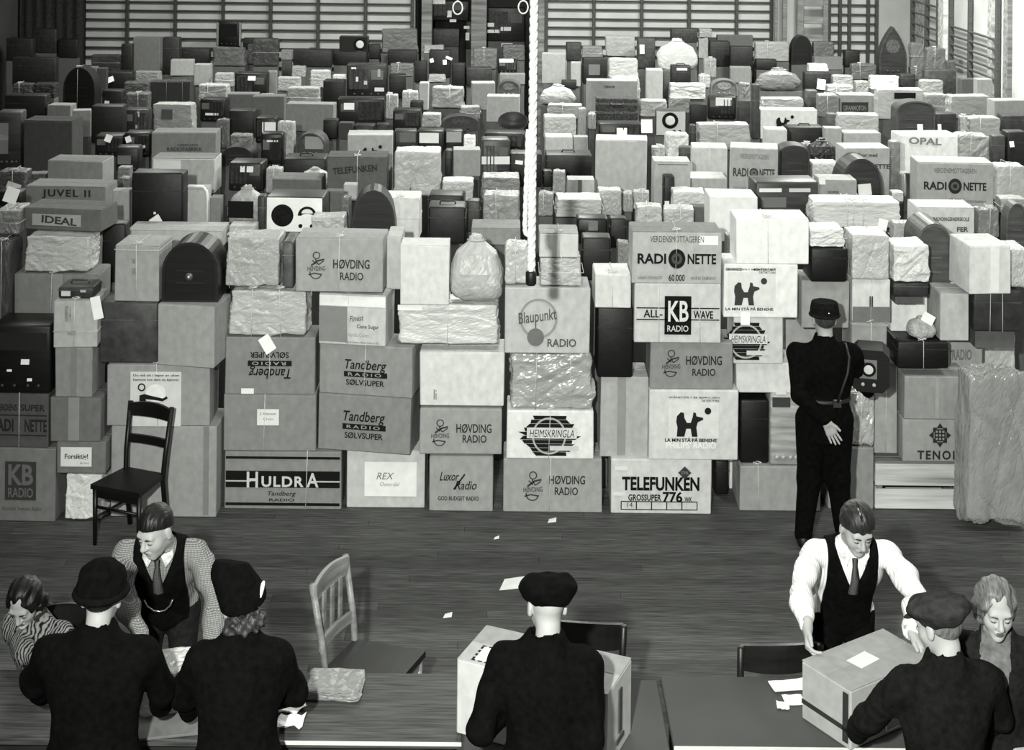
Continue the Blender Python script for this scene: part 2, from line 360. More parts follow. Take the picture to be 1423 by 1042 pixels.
def build(kind, rect, Y, tone, o, z0, z1, Xc, wd, d):
    """makes one thing standing at (Xc, Y..Y+d, z0) with its parts"""
    yaw = math.radians(o.get('y', 0)); h = z1 - z0
    if yaw and kind in 'cr': wd = wd / math.cos(yaw)
    if kind in 'cpkr': wd *= .982
    if not yaw and rect[3] < 330: yaw = math.radians(random.uniform(-4, 4))
    name, cat, _ = DEF[kind]; name = o.get('nm', name); cat = o.get('cat', cat)
    root = thing(name, (Xc, Y + d / 2, z0), yaw)
    F = Face(root, rect, wd, d, h); hw = wd / 2
    big = (rect[2] - rect[0]) > 50
    if kind == 'c':
        link('body', box_mesh(-hw, hw, -d / 2, d / 2, 0, h - .004, .006, .004), mat('carton', tone), root)
        if o.get('flaps', True):
            for sgn in (-1, 1):
                y0, y1 = (.003, d / 2 - .004) if sgn > 0 else (-d / 2 + .004, -.003)
                link('flap', box_mesh(-hw + .003, hw - .003, y0, y1, h - .006, h, .0015), mat('carton', tone + o.get('ft', 0)), root)
        if o.get('tape'):
            tx, tw, tt = o['tape']; x = (tx - .5) * wd
            link('tape', multi_box([(x - tw * wd / 2, x + tw * wd / 2, -d / 2 - .0065, -d / 2 - .003, .03 * h, h)]), mat('label', tt), root)
    elif kind in 'pf':
        me = HUGE if h > 1 else random.choice(FINE if big else PARCELS)
        link('wrapping', me, mat('paper' if kind == 'p' else 'foil', tone), root, scale=(wd, d, h))
        if 's' not in o and random.random() < .45: o = dict(o, s=[random.choice(['v.45', 'v.55', 'h.5', 'v.35'])])
    elif kind == 'b':
        link('wrapping', random.choice(BAGS), mat('paper', tone), root, scale=(wd, d, h))
        link('string', tube_mesh([(wd * .17 * math.cos(a), d * .17 * math.sin(a), h * .9) for a in np.linspace(0, 6.28, 12, endpoint=False)], .004, 5, True), mat('rope', 150), root)
    elif kind == 'k':
        link('body', box_mesh(-hw, hw, -d / 2, d / 2, 0, h, .016, .003, 2), mat('case', tone), root)
        link('lid_seam', multi_box([(-hw - .001, hw + .001, -d / 2 - .002, d / 2 + .002, h * .70, h * .70 + .006)]), mat('case', tone + 26), root)
        if o.get('handle', big):
            link('handle', tube_mesh([(-.07, 0, h - .004), (-.06, 0, h + .025), (.06, 0, h + .025), (.07, 0, h - .004)], .008, 6), mat('case', tone + 20), root)
    elif kind in 'rw':
        link('cabinet', box_mesh(-hw, hw, -d / 2, d / 2, 0, h, .02, .002, 2), mat('wood' if kind == 'r' else 'wicker', tone), root)
        if kind == 'w':
            for f in (.2, .5, .8): link('woven_band', box_mesh(-hw - .006, hw + .006, -d / 2 - .006, d / 2 + .006, h * f - .02, h * f + .02, .008), mat('wicker', tone + 25), root)
            link('handle', tube_mesh([(-.09, -d / 2, h * .85), (-.07, -d / 2 - .03, h * .8), (.07, -d / 2 - .03, h * .8), (.09, -d / 2, h * .85)], .01, 6), mat('wicker', tone + 20), root)
        else:
            gt = o.get('gt', min(110, tone + 34)); side = o.get('side', 1 if random.random() < .5 else -1)
            if o.get('panel'): 
                a, b_, c_, e = o['panel'][:4]; F.paper(a, b_, c_, e, o['panel'][4] if len(o['panel']) > 4 else 120, 0, 1, 'dial_panel')
            else:
                gx = side * hw * .38
                link('speaker_cloth', box_mesh(gx - hw * .48, gx + hw * .48, -d / 2 - .004, -d / 2 + .002, h * .26, h * .88, .003), mat('cloth', gt), root)
                for k in (-1, 0, 1): link('grille_bar', box_mesh(gx + k * hw * .24 - .006, gx + k * hw * .24 + .006, -d / 2 - .012, -d / 2 + .002, h * .26, h * .88, .003), mat('wood', tone + 8), root)
                link('dial_window', box_mesh(-side * hw * .55 - hw * .3, -side * hw * .55 + hw * .3, -d / 2 - .005, -d / 2 + .002, h * .55, h * .82, .004), mat('label', o.get('dt', 95)), root)
            for kx in (-.6, -.2, .25, .6):
                kn = link('knob', lathe_mesh([(.016, 0), (.017, .012), (.013, .02)], 10), mat('wood', tone + 14), root, (kx * hw, -d / 2, h * .12), (math.pi / 2, 0, 0))
    elif kind in 'dt':
        pts = []
        if kind == 'd':
            sh = o.get('sh', .45); n = 18; zz = h * sh
            pts = [(-hw, 0), (hw, 0)] + [(hw * math.cos(math.pi * i / n), zz + (h - zz) * math.sin(math.pi * i / n)) for i in range(n + 1)]
        else:
            n = 8; pts = [(-hw, 0), (hw, 0)] + [(hw * (1 - (i / n) ** 1.9), h * (.35 + .65 * i / n)) for i in range(n + 1)] + [(-hw * (1 - (i / n) ** 1.9), h * (.35 + .65 * i / n)) for i in range(n - 1, -1, -1)]
        link('cabinet', prism_mesh(pts, -d / 2, d / 2), mat('wood', tone), root)
        q = [(x * .9, h * .04 + z * .92) for x, z in pts]
        link('raised_rim', ring_prism(pts, q, -d / 2 - .012, -d / 2 + .001), mat('wood', tone + 12), root)
        if o.get('front', True):
            zc = h * .62
            link('speaker_cloth', prism_mesh([(hw * .5 * math.cos(2 * math.pi * i / 20), zc + min(hw * .5, h * .26) * math.sin(2 * math.pi * i / 20)) for i in range(20)], -d / 2 - .004, -d / 2), mat('cloth', tone + 30), root)
            for kx in (-.4, 0, .4): link('knob', lathe_mesh([(.016, 0), (.017, .012), (.013, .02)], 10), mat('wood', tone + 16), root, (kx * hw, -d / 2, h * .14), (math.pi / 2, 0, 0))
        else:
            for f in (.3, .5): link('vent_slat', box_mesh(-hw * .5, hw * .5, -d / 2 - .006, -d / 2, h * f, h * f + .012, .003), mat('wood', tone + 14), root)
    elif kind == 's':
        link('cabinet', box_mesh(-hw, hw, -d / 2, d / 2, 0, h, .014, .002, 2), mat('wood', 55), root)
        link('front_panel', box_mesh(-hw * .97, hw * .97, -d / 2 - .006, -d / 2 + .002, h * .03, h * .97, .004), mat('label', tone), root)
        cx, cz, r_ = o.get('spk', (-.42, .5, .3)); r_ = r_ * h
        link('speaker_disc', lathe_mesh([(r_, 0), (r_, .004), (r_ * .9, .006)], 26), mat('cloth', 28), root, (cx * hw, -d / 2 - .006, cz * h), (math.pi / 2, 0, 0))
        if o.get('dial', True):
            n = 12; o1 = [(math.cos(math.pi * i / n), math.sin(math.pi * i / n)) for i in range(n + 1)]
            pts = [(.45 * hw + .33 * hw * a, h * .48 + .26 * h * b) for a, b in o1] + [(.45 * hw + .2 * hw * a, h * .48 + .06 * h * b) for a, b in o1[::-1]]
            link('dial_scale', prism_mesh(pts, -d / 2 - .008, -d / 2 - .005), mat('print', 30), root)
            pts = [(.45 * hw + .2 * hw * a, h * .55 + .12 * h * b) for a, b in o1]
            link('dial_window', prism_mesh(pts, -d / 2 - .010, -d / 2 - .007), mat('label', 215), root)
        else:
            link('speaker_ring', lathe_mesh([(r_ * .6, 0), (r_ * .6, .012), (r_ * .5, .014)], 20), mat('label', 200), root, (cx * hw, -d / 2 - .006, cz * h), (math.pi / 2, 0, 0))
        for kx in (.22, .62): link('knob', lathe_mesh([(.017, 0), (.018, .014), (.013, .022)], 12), mat('print', 25), root, (kx * hw, -d / 2 - .004, h * .2), (math.pi / 2, 0, 0))
    elif kind == 'h':
        n = 22; prof = [(.02, 0), (.5, .25), (.95, .8), (1.0, 1.0), (.93, .97), (.3, .55)]
        link('horn', lathe_mesh([(a, b) for a, b in prof], n), mat('wood', tone), root, (0, 0, h * .5), (math.radians(62), 0, 0), (hw, h * .62, d * .5))
        link('foot', box_mesh(-hw * .3, hw * .3, -d * .3, d * .3, 0, h * .35, .01), mat('wood', tone), root)
    for sp in o.get('s', []): F.string(sp, o.get('st', 205))
    for tg in o.get('t', []): F.tag(*tg)
    for pp in o.get('lab', []): F.paper(*pp)
    for tx in o.get('tx', []): F.text(*tx)
    for b_ in o.get('band', []): F.rect(*b_)
    for e in o.get('em', []): fprint(F, e)
    if o.get('tube'):
        pass
    REC.append(dict(root=root, rect=rect, kind=kind, tone=tone, o=o, F=F))
    return root, F

def ring_prism(outer, inner, y0, y1):
    n = len(outer); V = []
    for (a, b), (c, e) in zip(outer, inner): V += [(a, y0, b), (c, y0, e), (a, y1, b), (c, y1, e)]
    Fc = []
    for i in range(n):
        j = (i + 1) % n; Fc += [(4 * i, 4 * j, 4 * j + 1, 4 * i + 1), (4 * i + 1, 4 * j + 1, 4 * j + 3, 4 * i + 3), (4 * i, 4 * i + 2, 4 * j + 2, 4 * j)]
    return mesh_of('rim', V, Fc)

def overlap(a, b, g=.004): return a[0] < b[1] - g and b[0] < a[1] - g and a[2] < b[3] - g and b[2] < a[3] - g
def front(kind, x0, y0, x1, y1, tone, Y, **o):
    """a thing of the nearest ranks at a measured distance, set down on whatever is below it"""
    rect = (x0, y0, x1, y1); d = o.get('d', .34)
    Xc, wd, z0, z1 = plan(rect, Y, o, d)
    e = .5 * abs(math.sin(math.radians(o.get('y', 0)))) * wd
    fp = (Xc - wd / 2, Xc + wd / 2, Y - e, Y + d + e)
    for it in range(8):
        blk = [q for q in PLACED if overlap(fp, q, .012) and q[5] > z0 + .11 and q[4] < z1 - .02]
        if not blk: break
        q = blk[0]; xo = min(fp[1], q[1]) - max(fp[0], q[0])
        if xo < .22 * wd:
            cut = (xo + .004) / wd * (rect[2] - rect[0])
            rect = (rect[0] + cut, rect[1], rect[2], rect[3]) if q[0] < fp[0] else (rect[0], rect[1], rect[2] - cut, rect[3])
        else: Y = q[3] + .012
        Xc, wd, z0, z1 = plan(rect, Y, o, d); fp = (Xc - wd / 2, Xc + wd / 2, Y - e, Y + d + e)
    tops = [q[5] for q in PLACED if overlap(fp, q, .02) and abs(q[5] - z0) < .11]
    if z0 < .12: z0 = 0.0
    elif tops: z0 = max(tops) + .001
    else: LATE.append((fp[0] + .03, fp[1] - .03, Y + .05, Y + d - .02, z0 - .001))
    PLACED.append((fp[0], fp[1], fp[2], fp[3], z0, z1))
    return build(kind, rect, Y, tone, o, z0, z1, Xc, wd, d)
BACK = []; LATE = []
def back(ox, oy, sc, rows):
    """things further back, measured on an enlarged crop of the photograph (origin ox, oy, enlargement sc)"""
    for r in rows:
        kind, x0, y0, x1, y1, tone = r[:6]; o = dict(r[6]) if len(r) > 6 else {}
        f = lambda q: tuple([ox + q[0] / sc, oy + q[1] / sc, ox + q[2] / sc, oy + q[3] / sc]) + tuple(q[4:])
        for k in ('t', 'lab', 'band'):
            if k in o: o[k] = [f(q) for q in o[k]]
        if 'panel' in o: o['panel'] = f(o['panel'])
        if 'tx' in o: o['tx'] = [(q[0],) + f(q[1:5]) + tuple(q[5:]) for q in o['tx']]
        if 'em' in o:
            o['em'] = [((q[0], ox + q[1] / sc, oy + q[2] / sc, q[3] / sc, q[4]) if q[0] in ('dog', 'viking') else (q[0],) + f(q[1:5]) + tuple(q[5:])) for q in o['em']]
        BACK.append((kind, f((x0, y0, x1, y1)), tone, o))
def place_back():
    todo = []
    for kind, rect, tone, o in BACK:
        dx, dy = unroll((rect[0] + rect[2]) / 2, rect[3]); xm = (rect[0] + rect[2]) / 2
        far = 28.3 if (590 < rect[0] and rect[2] < 752 and rect[3] < 75) else 26.1
        dr, dl = unroll(rect[2], rect[3])[0], unroll(rect[0], rect[3])[0]
        if dr > 0: far = min(far, FPX * (XR - .2) / dr)
        if dl < 0: far = min(far, FPX * (XL + .1) / dl)
        Y = max(11.62, FPX * (CAMH - 1.78) / dy)
        todo.append((min(Y, far - .35), -rect[3], kind, rect, tone, o, far))
    todo.sort(key=lambda q: (q[0], q[1]))
    for Y, _, kind, rect, tone, o, far in todo:
        zb = None; ok = False
        for it in range(80):
            Xc, wd, z0, z1 = plan(rect, Y, o, 0); d = o.get('d', max(.14, min(.34, wd * .8))); d = min(d, .34 if Y < 17 else .24 if Y < 22 else .18)
            fp = (Xc - wd / 2, Xc + wd / 2, Y, Y + d); hit = [q for q in PLACED if overlap(fp, q)]
            block = [q for q in hit if q[5] > z0 + .05 and q[4] < z1 - .01]
            if not block:
                zb = max([q[5] for q in hit if q[5] <= z0 + .05], default=None); ok = True; break
            Y = min(q[3] for q in block) + .012
            if Y + d > far: break
        if not ok: SKIPPED.append((kind, rect, tone)); continue
        z0x = max(.02, z0 - (.06 if kind in 'cpfkrw' else .02))
        if zb is not None and zb > z0x - .12: z0x = zb + .001
        else: SUPPORT.append((fp[0] + .01, fp[1] - .01, Y + .01, Y + d - .01, z0x - .001, zb or 0))
        PLACED.append((fp[0], fp[1], Y, Y + d, 0 if zb is None else zb, z1))
        ext = (z0 - z0x) / max(.01, z1 - z0) * (rect[3] - rect[1])     # the face was only extended downwards
        build(kind, (rect[0], rect[1], rect[2], rect[3] + ext), Y, tone, o, z0x, z1, Xc, wd, d)
SKIPPED = []
# ---------------------------------------------------------------- the hall
WB = 26.5
XR, XL = at(1265, 40, WB).x, at(30, 40, WB).x
def struct(name, me, m, label, parent=None):
    o = link(name, me, m, parent); tag(o, label, kind='structure'); return o
floor = struct('floor', multi_box([(XL - .3, XR + .3, -.5, 12.2, -.2, -.013), (XL - .3, XR + .3, 12.2, WB + 2.6, -.2, 0)]), mat('floor', 50), 'dark worn wooden gymnasium floor')
yb = 5.2; i = 0; BW = .098
while yb < 12.15:
    xs = -6.2 + (i * 2.37) % 3.1
    cuts = [-6.0] + [x for x in (xs, xs + 4.1, xs + 8.2) if -5.6 < x < 5.6] + [6.0]
    for a, b in zip(cuts[:-1], cuts[1:]):
        dz = random.uniform(-.0012, 0)
        link('floorboard', box_mesh(a + .001, b - .001, yb + .0008, yb + BW - .0008, -.0125, dz, .0012), mat('floor', random.choice([69, 74, 78])), floor)
    yb += BW; i += 1
xo0, xo1 = at(576, 40, WB).x, at(752, 40, WB).x
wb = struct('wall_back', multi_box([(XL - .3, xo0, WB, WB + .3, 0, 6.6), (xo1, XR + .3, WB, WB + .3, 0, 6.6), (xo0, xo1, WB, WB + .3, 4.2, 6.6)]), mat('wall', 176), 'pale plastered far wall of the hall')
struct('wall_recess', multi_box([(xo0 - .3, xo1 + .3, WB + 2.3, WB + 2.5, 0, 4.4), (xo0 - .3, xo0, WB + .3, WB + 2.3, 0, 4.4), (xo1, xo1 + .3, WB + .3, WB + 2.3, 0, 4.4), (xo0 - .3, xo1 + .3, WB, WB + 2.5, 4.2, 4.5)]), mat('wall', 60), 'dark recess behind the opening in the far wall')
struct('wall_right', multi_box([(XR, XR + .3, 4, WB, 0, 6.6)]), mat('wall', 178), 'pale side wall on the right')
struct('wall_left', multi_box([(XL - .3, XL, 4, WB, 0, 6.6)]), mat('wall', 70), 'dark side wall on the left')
struct('ceiling', multi_box([(XL - .3, XR + .3, 4, WB + .3, 6.6, 6.8)]), mat('wall', 190), 'pale ceiling of the hall')
for k, (a, b, t) in enumerate(((586, 600, 110), (655, 676, 105), (748, 757, 120))):
    x0, x1 = at(a, 40, WB).x, at(b, 40, WB).x
    struct('trim_%d' % (k + 1), multi_box([(x0, x1, WB - .06, WB + .25, 0, 4.2)]), mat('plank', t), ['wooden post left of the dark opening', 'wooden post in the middle of the dark opening', 'wooden post right of the dark opening'][k])
x0, x1 = at(1219, 40, WB).x, at(1263, 40, WB).x
struct('trim_4', multi_box([(x0, x1, WB - .12, WB, 0, 6.6)]), mat('wall', 150), 'broad smooth pilaster in the far right corner')
# boarded panelling and frames along the right wall
for k, (ya, yb_) in enumerate(((25.9, 25.4), (24.55, 24.25), (22.0, 21.8), (21.3, 21.1))):
    struct('trim_%d' % (k + 5), multi_box([(XR - .07, XR, yb_, ya, 0, 6.6)]), mat('plank', [140, 205, 150, 120][k]), ['grey upright post farthest along the right wall', 'white door frame post on the right wall', 'grey upright post by the nearer right wall bars', 'grey upright post at the right edge of the frame'][k])
# hanging curtain in the far left corner
pts = [];
for k in range(25): pts.append((XL + .05 + k * .05, WB - .25 + .05 * math.sin(k * 1.7)))
V, F_ = [], []
for (x, y) in pts: V += [(x, y, 0), (x, y, 5.5), (x, y + .02, 0), (x, y + .02, 5.5)]
for k in range(24): F_ += [(4 * k, 4 * k + 4, 4 * k + 5, 4 * k + 1), (4 * k + 2, 4 * k + 3, 4 * k + 7, 4 * k + 6), (4 * k + 1, 4 * k + 5, 4 * k + 7, 4 * k + 3)]
cur = link('curtain', mesh_of('curtain', V, F_, True), mat('cloth', 48)); tag(cur, 'dark folded curtain in the far left corner beside the wall bars', 'curtain')

# wall bars
def wall_bars(label, ups, zs, y, along='x', tone=58, wd=.045):
    root = thing('wall_bars', ((ups[0] + ups[-1]) / 2 if along == 'x' else XR - .05, y if along == 'x' else (ups[0] + ups[-1]) / 2, 0), 0, label, 'wall bars')
    base = root.location.copy()
    up = box_mesh(-.03, .03, -.04, .04, 0, 3.6, .006)
    for u in ups:
        p = Vector((u, y, 0)) if along == 'x' else Vector((XR - .05, u, 0))
        link('upright', up, mat('wood', tone), root, p - base)
    for a, b in zip(ups[:-1], ups[1:]):
        L_ = abs(b - a) - .05; key = box_mesh(-L_ / 2, L_ / 2, -.02, .02, -.015, .015, .008)
        for z in zs:
            p = Vector(((a + b) / 2, y - .012, z)) if along == 'x' else Vector((XR - .06, (a + b) / 2, z))
            link('rung', key, mat('wood', tone), root, p - base, (0, 0, 0 if along == 'x' else math.pi / 2))
    return root
yb_ = WB - .045
zs = [at(300, q, yb_).z for q in (3.5, 15.5, 28, 41, 54, 67, 80, 93)]
wall_bars('long dark rack of wall bars left of the dark opening', [at(q, 40, yb_).x for q in (48, 112, 177, 243.5, 310, 376, 442, 508, 573)], zs, yb_)
zs = [at(890, q, yb_).z for q in (2, 14, 27, 39, 52, 65, 78)]
wall_bars('wide rack of wall bars right of the hanging rope', [at(q, 40, yb_).x for q in (759, 825, 891.5, 957.5, 1023.5, 1072)], zs, yb_)
zs = [at(1180, q, yb_).z for q in (7, 20, 33, 45, 58, 70)]
wall_bars('narrow double-post rack of wall bars left of the corner pilaster', [at(q, 40, yb_).x for q in (1152, 1167, 1180, 1206, 1218)], zs, yb_)
zs = [CAMH - v for v in (1.9, 2.1, 2.3, 2.5, 2.7)]
wall_bars('wall bars on the right wall, in the far corner', [26.2, 25.3, 24.6], zs, 0, 'y', 75)
zs = [CAMH - v for v in (2.15, 2.3, 2.45, 2.6, 2.75)]
wall_bars('wall bars on the right wall, nearest the right edge', [23.9, 22.9, 21.6], zs, 0, 'y', 75)
# climbing ladder leaning against the wall bars
lad = thing('gym_ladder', (at(1100, 40, 26.1).x, 26.15, 0), 0, 'grey wooden climbing ladder standing before the far wall bars', 'ladder')
for q, wpx in ((1078, 4), (1090, 6), (1112, 9), (1147, 7)):
    x = at(q, 40, 26.15).x - lad.location.x; hw = wpx / 2 * 26.15 / FPX
    link('stile', box_mesh(x - hw, x + hw, -.04, .04, 0, 3.5, .008), mat('wood', 105), lad)
for z in np.arange(1.5, 3.5, .32):
    link('rung', box_mesh(at(1112, 40, 26.15).x - lad.location.x, at(1147, 40, 26.15).x - lad.location.x, -.02, .02, z, z + .12, .008), mat('wood', 120), lad)
# gymnastic rings hanging in the opening
for q, yq, lb in ((636, 11, 'white gymnastic ring hanging left in the dark opening'), (727, 10, 'white gymnastic ring hanging just left of the rope')):
    c = at(q, yq, 25.6); ringo = thing('gymnastic_ring', (c.x, c.y, c.z), 0, lb, 'ring')
    link('ring', tube_mesh([(.085 * math.cos(a), 0, .115 * math.sin(a)) for a in np.linspace(0, 2 * math.pi, 22, endpoint=False)], .014, 7, True), mat('rope', 215), ringo)
    link('strap', box_mesh(-.02, .02, -.004, .004, .11, 3.6, .001), mat('cloth', 150), ringo)
# climbing rope: three twisted strands, doubled back below
YR = 9.0
top, bot = at(742.5, -40, YR), at(738, 380, YR)
rope = thing('climbing_rope', (bot.x, YR, 2.2), 0, 'thick white climbing rope hanging down in front of the stacks', 'rope')
b0 = Vector(rope.location); L_ = 6.5 - bot.z
def strand(ph, z0, z1, x0, x1, R, r, n):
    out = []
    for k in range(n):
        t = k / (n - 1); z = z0 + (z1 - z0) * t; a = ph + z * 38
        out.append((x0 + (x1 - x0) * t + R * math.cos(a), R * math.sin(a), z - b0.z))
    return tube_mesh(out, r, 6)
xt = (top.x - bot.x) * (6.5 - bot.z) / (top.z - bot.z)
for k in range(3): link('strand', strand(k * 2.094, bot.z, 6.5, 0, xt, .0145, .0155, 150), mat('rope', 238), rope)
p1, p2 = at(733.5, 180, YR), at(729, 318, YR)
for k in range(3): link('strand', strand(k * 2.094, p2.z, p1.z, p2.x - bot.x, p1.x - bot.x, .0075, .008, 60), mat('rope', 225), rope)
link('loop_end', tube_mesh([(p2.x - bot.x, 0, p2.z - b0.z), (p2.x - bot.x + .006, 0, p2.z - b0.z - .03), (p2.x - bot.x + .03, 0, p2.z - b0.z - .045)], .014, 8), mat('rope', 225), rope)
link('leather_end', lathe_mesh([(.027, 0), (.034, .01), (.034, .08), (.027, .09)], 12), mat('case', 25), rope, (0, 0, at(738, 396, YR).z - b0.z))
# ---------------------------------------------------------------- nearest ranks, column by column from the floor up
YA, YC, YD, YF_, YI = 10.9, 11.0, 11.16, 11.15, 11.26
N_ = lambda s: dict(L=s)
# far-left columns
front('c', -6, 622, 80, 729, 112, YA, y=-2, L='battered grey carton with a dark two-letter block print at lower left', lm='the bottom left block-print carton', band=[(7, 642, 52, 698, 62)], tx=[('KB', 12, 646, 48, 676, 100, .03, 0, 0, 3), ('RADIO', 12, 680, 48, 694, 100, .02, 0, 0, 3), ('Nordisk Svenska Radio', 4, 707, 60, 713, 75)])
front('c', -14, 547, 70, 620, 78, YA, y=-2, L='dark carton with faded round-dial print, leftmost column', tx=[('SUPER', 30, 561, 65, 570, 42, .02), ('VERDENS', -6, 561, 25, 570, 42, .02), ('RADI', -12, 581, 20, 598, 42, .03), ('NETTE', 36, 581, 68, 598, 42, .03)], em=[], band=[(-10, 575, 68, 577, 45), (-10, 602, 68, 604, 45)], s=['v.5'])
front('r', -14, 452, 72, 546, 20, YA, L='shiny black radio with glinting dial at the left edge', t=[(30, 498, 42, 505, 0), (10, 512, 17, 515, 0), (39, 524, 46, 528, 0)], panel=(-6, 462, 66, 486, 34))  # the small white tags are painted glints of the dial
front('p', -8, 336, 14, 450, 70, 11.3, L='tall dark wrapped parcel cut off by the left edge')
front('p', -8, 292, 27, 335, 120, 11.5, L='crumpled grey parcel at the left edge above the dark tall one', t=[(7, 253, 26, 279, 18)])
front('p', 87, 658, 143, 729, 218, YA, nm='cloth_bundle', cat='bundle', L='white cloth bundle on the floor left of the dark chair', s=[], lm='the white cloth bundle')
front('c', 78, 614, 148, 658, 112, YA, L='small carton with white warning slip on top of white bundle', lab=[(84, 621, 128, 648, 215)], tx=[('Forsiktig!', 90, 630, 123, 639, 40, .02, 0, 0, 4), ('les inni', 112, 641, 124, 644, 90, 0, 0, 0, 4)])
front('c', 69, 552, 141, 613, 104, YA, L='grey carton with a wide vertical tape strip, above the warning slip', tape=(.47, .22, 135))
front('c', 76, 483, 129, 540, 132, YA, tape=(.5, .14, 122), L='small upright carton between dark radio and dark fabric case')
front('c', 66, 418, 133, 481, 168, YA, y=4, tx=[('NR 14', 88, 424, 96, 446, 90), ('RADIO', 92, 458, 104, 464, 95)], t=[(126, 412, 140, 442, -14)], s=['v.48', 'h.35'], L='pale tilted carton with a white tag hanging at its corner')
front('k', 80, 399, 130, 418, 45, YA + .05, d=.24, lab=[(85, 405, 98, 413, 200), (112, 403, 120, 407, 170)], L='small dark case with two paper slips on the tilted pale carton', handle=True)
front('c', 18, 381, 138, 446, 126, 11.4, s=['v.45'], tape=(.52, .12, 140), L='wide grey carton behind the tilted tagged carton at left')
front('p', 29, 328, 127, 380, 168, 11.42, L='wide crumpled paper parcel on the wide carton, far left')
front('c', 30, 290, 147, 328, 98, 11.6, y=-7, lab=[(46, 300, 118, 320, 150)], tx=[('IDEAL', 60, 304, 112, 317, 60, .03, 0, 4, 3)], L='dark slanting carton with a strip label below the lettered carton')
# behind the dark chair
front('c', 152, 592, 303, 717, 152, YC, flaps=False, d=.42, tape=(.9, .05, 120), L='very large plain carton on the floor behind the dark chair', lm='the large carton behind the dark chair')
front('c', 147, 507, 292, 590, 138, YC, y=1, d=.4, lab=[(180, 516, 252, 590, 200)], tx=[('Du må alt i løpet av uken', 184, 519, 249, 523, 45, .02, 0, 0, 4), ('hjemme hos dem du kjenner', 184, 525, 249, 529, 45, .02, 0, 0, 4)], s=['v.48'],
      em=[], L='carton with a pasted poster of a figure stretching one arm')
F = REC[-1]['F']; F.ring(196, 537, 3.5, 5.5, 40, 4); F.poly([(193, 548), (200, 546), (212, 549), (226, 552), (232, 549), (233, 552), (226, 556), (212, 554), (202, 553), (203, 558), (193, 558)], 28, 4, 'printed_figure'); F.disc(216, 545, 14, 12, 220, 3)
front('k', 137, 420, 221, 506, 58, YC + .03, handle=False, d=.36, L='large dark fabric-covered case beside a pale square carton')
front('c', 222, 424, 305, 506, 152, YC - .04, y=-9, d=.36, L='plain pale square carton beside the large dark case', lm='the pale square carton')
front('c', 160, 341, 224, 418, 152, YC + .05, s=['v.48', 'h.92'], y=-3, tx=[('NR', 185, 359, 190, 366, 95), ('SK', 185, 372, 191, 380, 95)], L='upright carton tied with string on the dark fabric case', lm='the upright string-tied carton')
front('d', 225, 336, 304, 424, 14, YC + .05, sh=.5, front=False, L='black glossy dome-topped radio with a chrome knob', lm='the black dome-topped radio')
F = REC[-1]['F']; link('chrome_knob', lathe_mesh([(.03, 0), (.03, .01), (.012, .02), (.012, .035)], 14), mat('metal', 220), F.root, (F.x(263), -F.d / 2 - .005, F.z(387)), (math.pi / 2, 0, 0))
# third column
front('c', 310, 627, 476, 707, 135, YD, ft=-30, L='long carton with black bands and large white title lettering', lm='the black-banded carton', band=[(312, 634, 474, 637.5, 25), (312, 654, 474, 677, 22), (312, 703 - 5, 474, 702, 25)],
      tx=[('H', 342, 655, 358, 677, 190, .02, 0, 0, 4), ('ULDR', 363, 661, 423, 676, 190, .03, 0, 0, 4, 1.15), ('A', 427, 656, 444, 676, 190, .02, 0, 0, 4), ('Tandberg', 372, 682, 412, 690, 35, .01, .25), ('RADIO', 374, 692, 410, 696, 40, .02)], s=['v.71'])
F = REC[-1]['F']; F.rect(312, 667, 348, 669, 175, 3); F.rect(440, 667, 474, 669, 175, 3)
front('c', 309, 548, 440, 622, 132, YD, L='grey carton with a small square label above the black-banded carton', lab=[(357, 567, 388, 588, 218), (334, 540, 352, 547, 225)], tx=[('J. Hansen', 361, 571, 384, 575, 80, 0, 0, 0, 4), ('Oslo', 366, 578, 380, 581, 110, 0, 0, 0, 4)], s=['v.45'])
front('c', 307, 469, 439, 540, 128, YD, L='carton with upside-down lettering and a hanging white tag', lm='the carton with upside-down lettering', em=[('tandberg', 345, 486, 405, 520, True)], s=['v.5'], t=[(363, 466, 380, 487, -35)])
front('p', 306, 403, 430, 466, 172, YD, s=['v.32', 'v.65'], L='wide pale parcel narrowing downward, on the upside-down carton')
front('p', 303, 329, 391, 403, 160, YD + .03, s=['v.12'], L='crumpled upright parcel right of the black dome-topped radio')
front('k', 392, 336, 408, 400, 80, YD + .05, handle=False, L='narrow dark case squeezed left of the carton with bird emblem')
front('c', 410, 331, 535, 406, 150, YD - .04, y=-2, L='string-tied carton with bird emblem and bold lettering, top rank', lm='the top-rank emblem carton', s=['v.5'], em=[('viking', 440, 371, 15, 60)], tx=[('HØVDING', 464, 360, 516, 373, 50, .015), ('RADIO', 474, 378, 507, 389, 55, .015)])
front('c', 537, 328, 558, 402, 165, YD + .2, L='pale narrow carton edge behind the emblem carton')
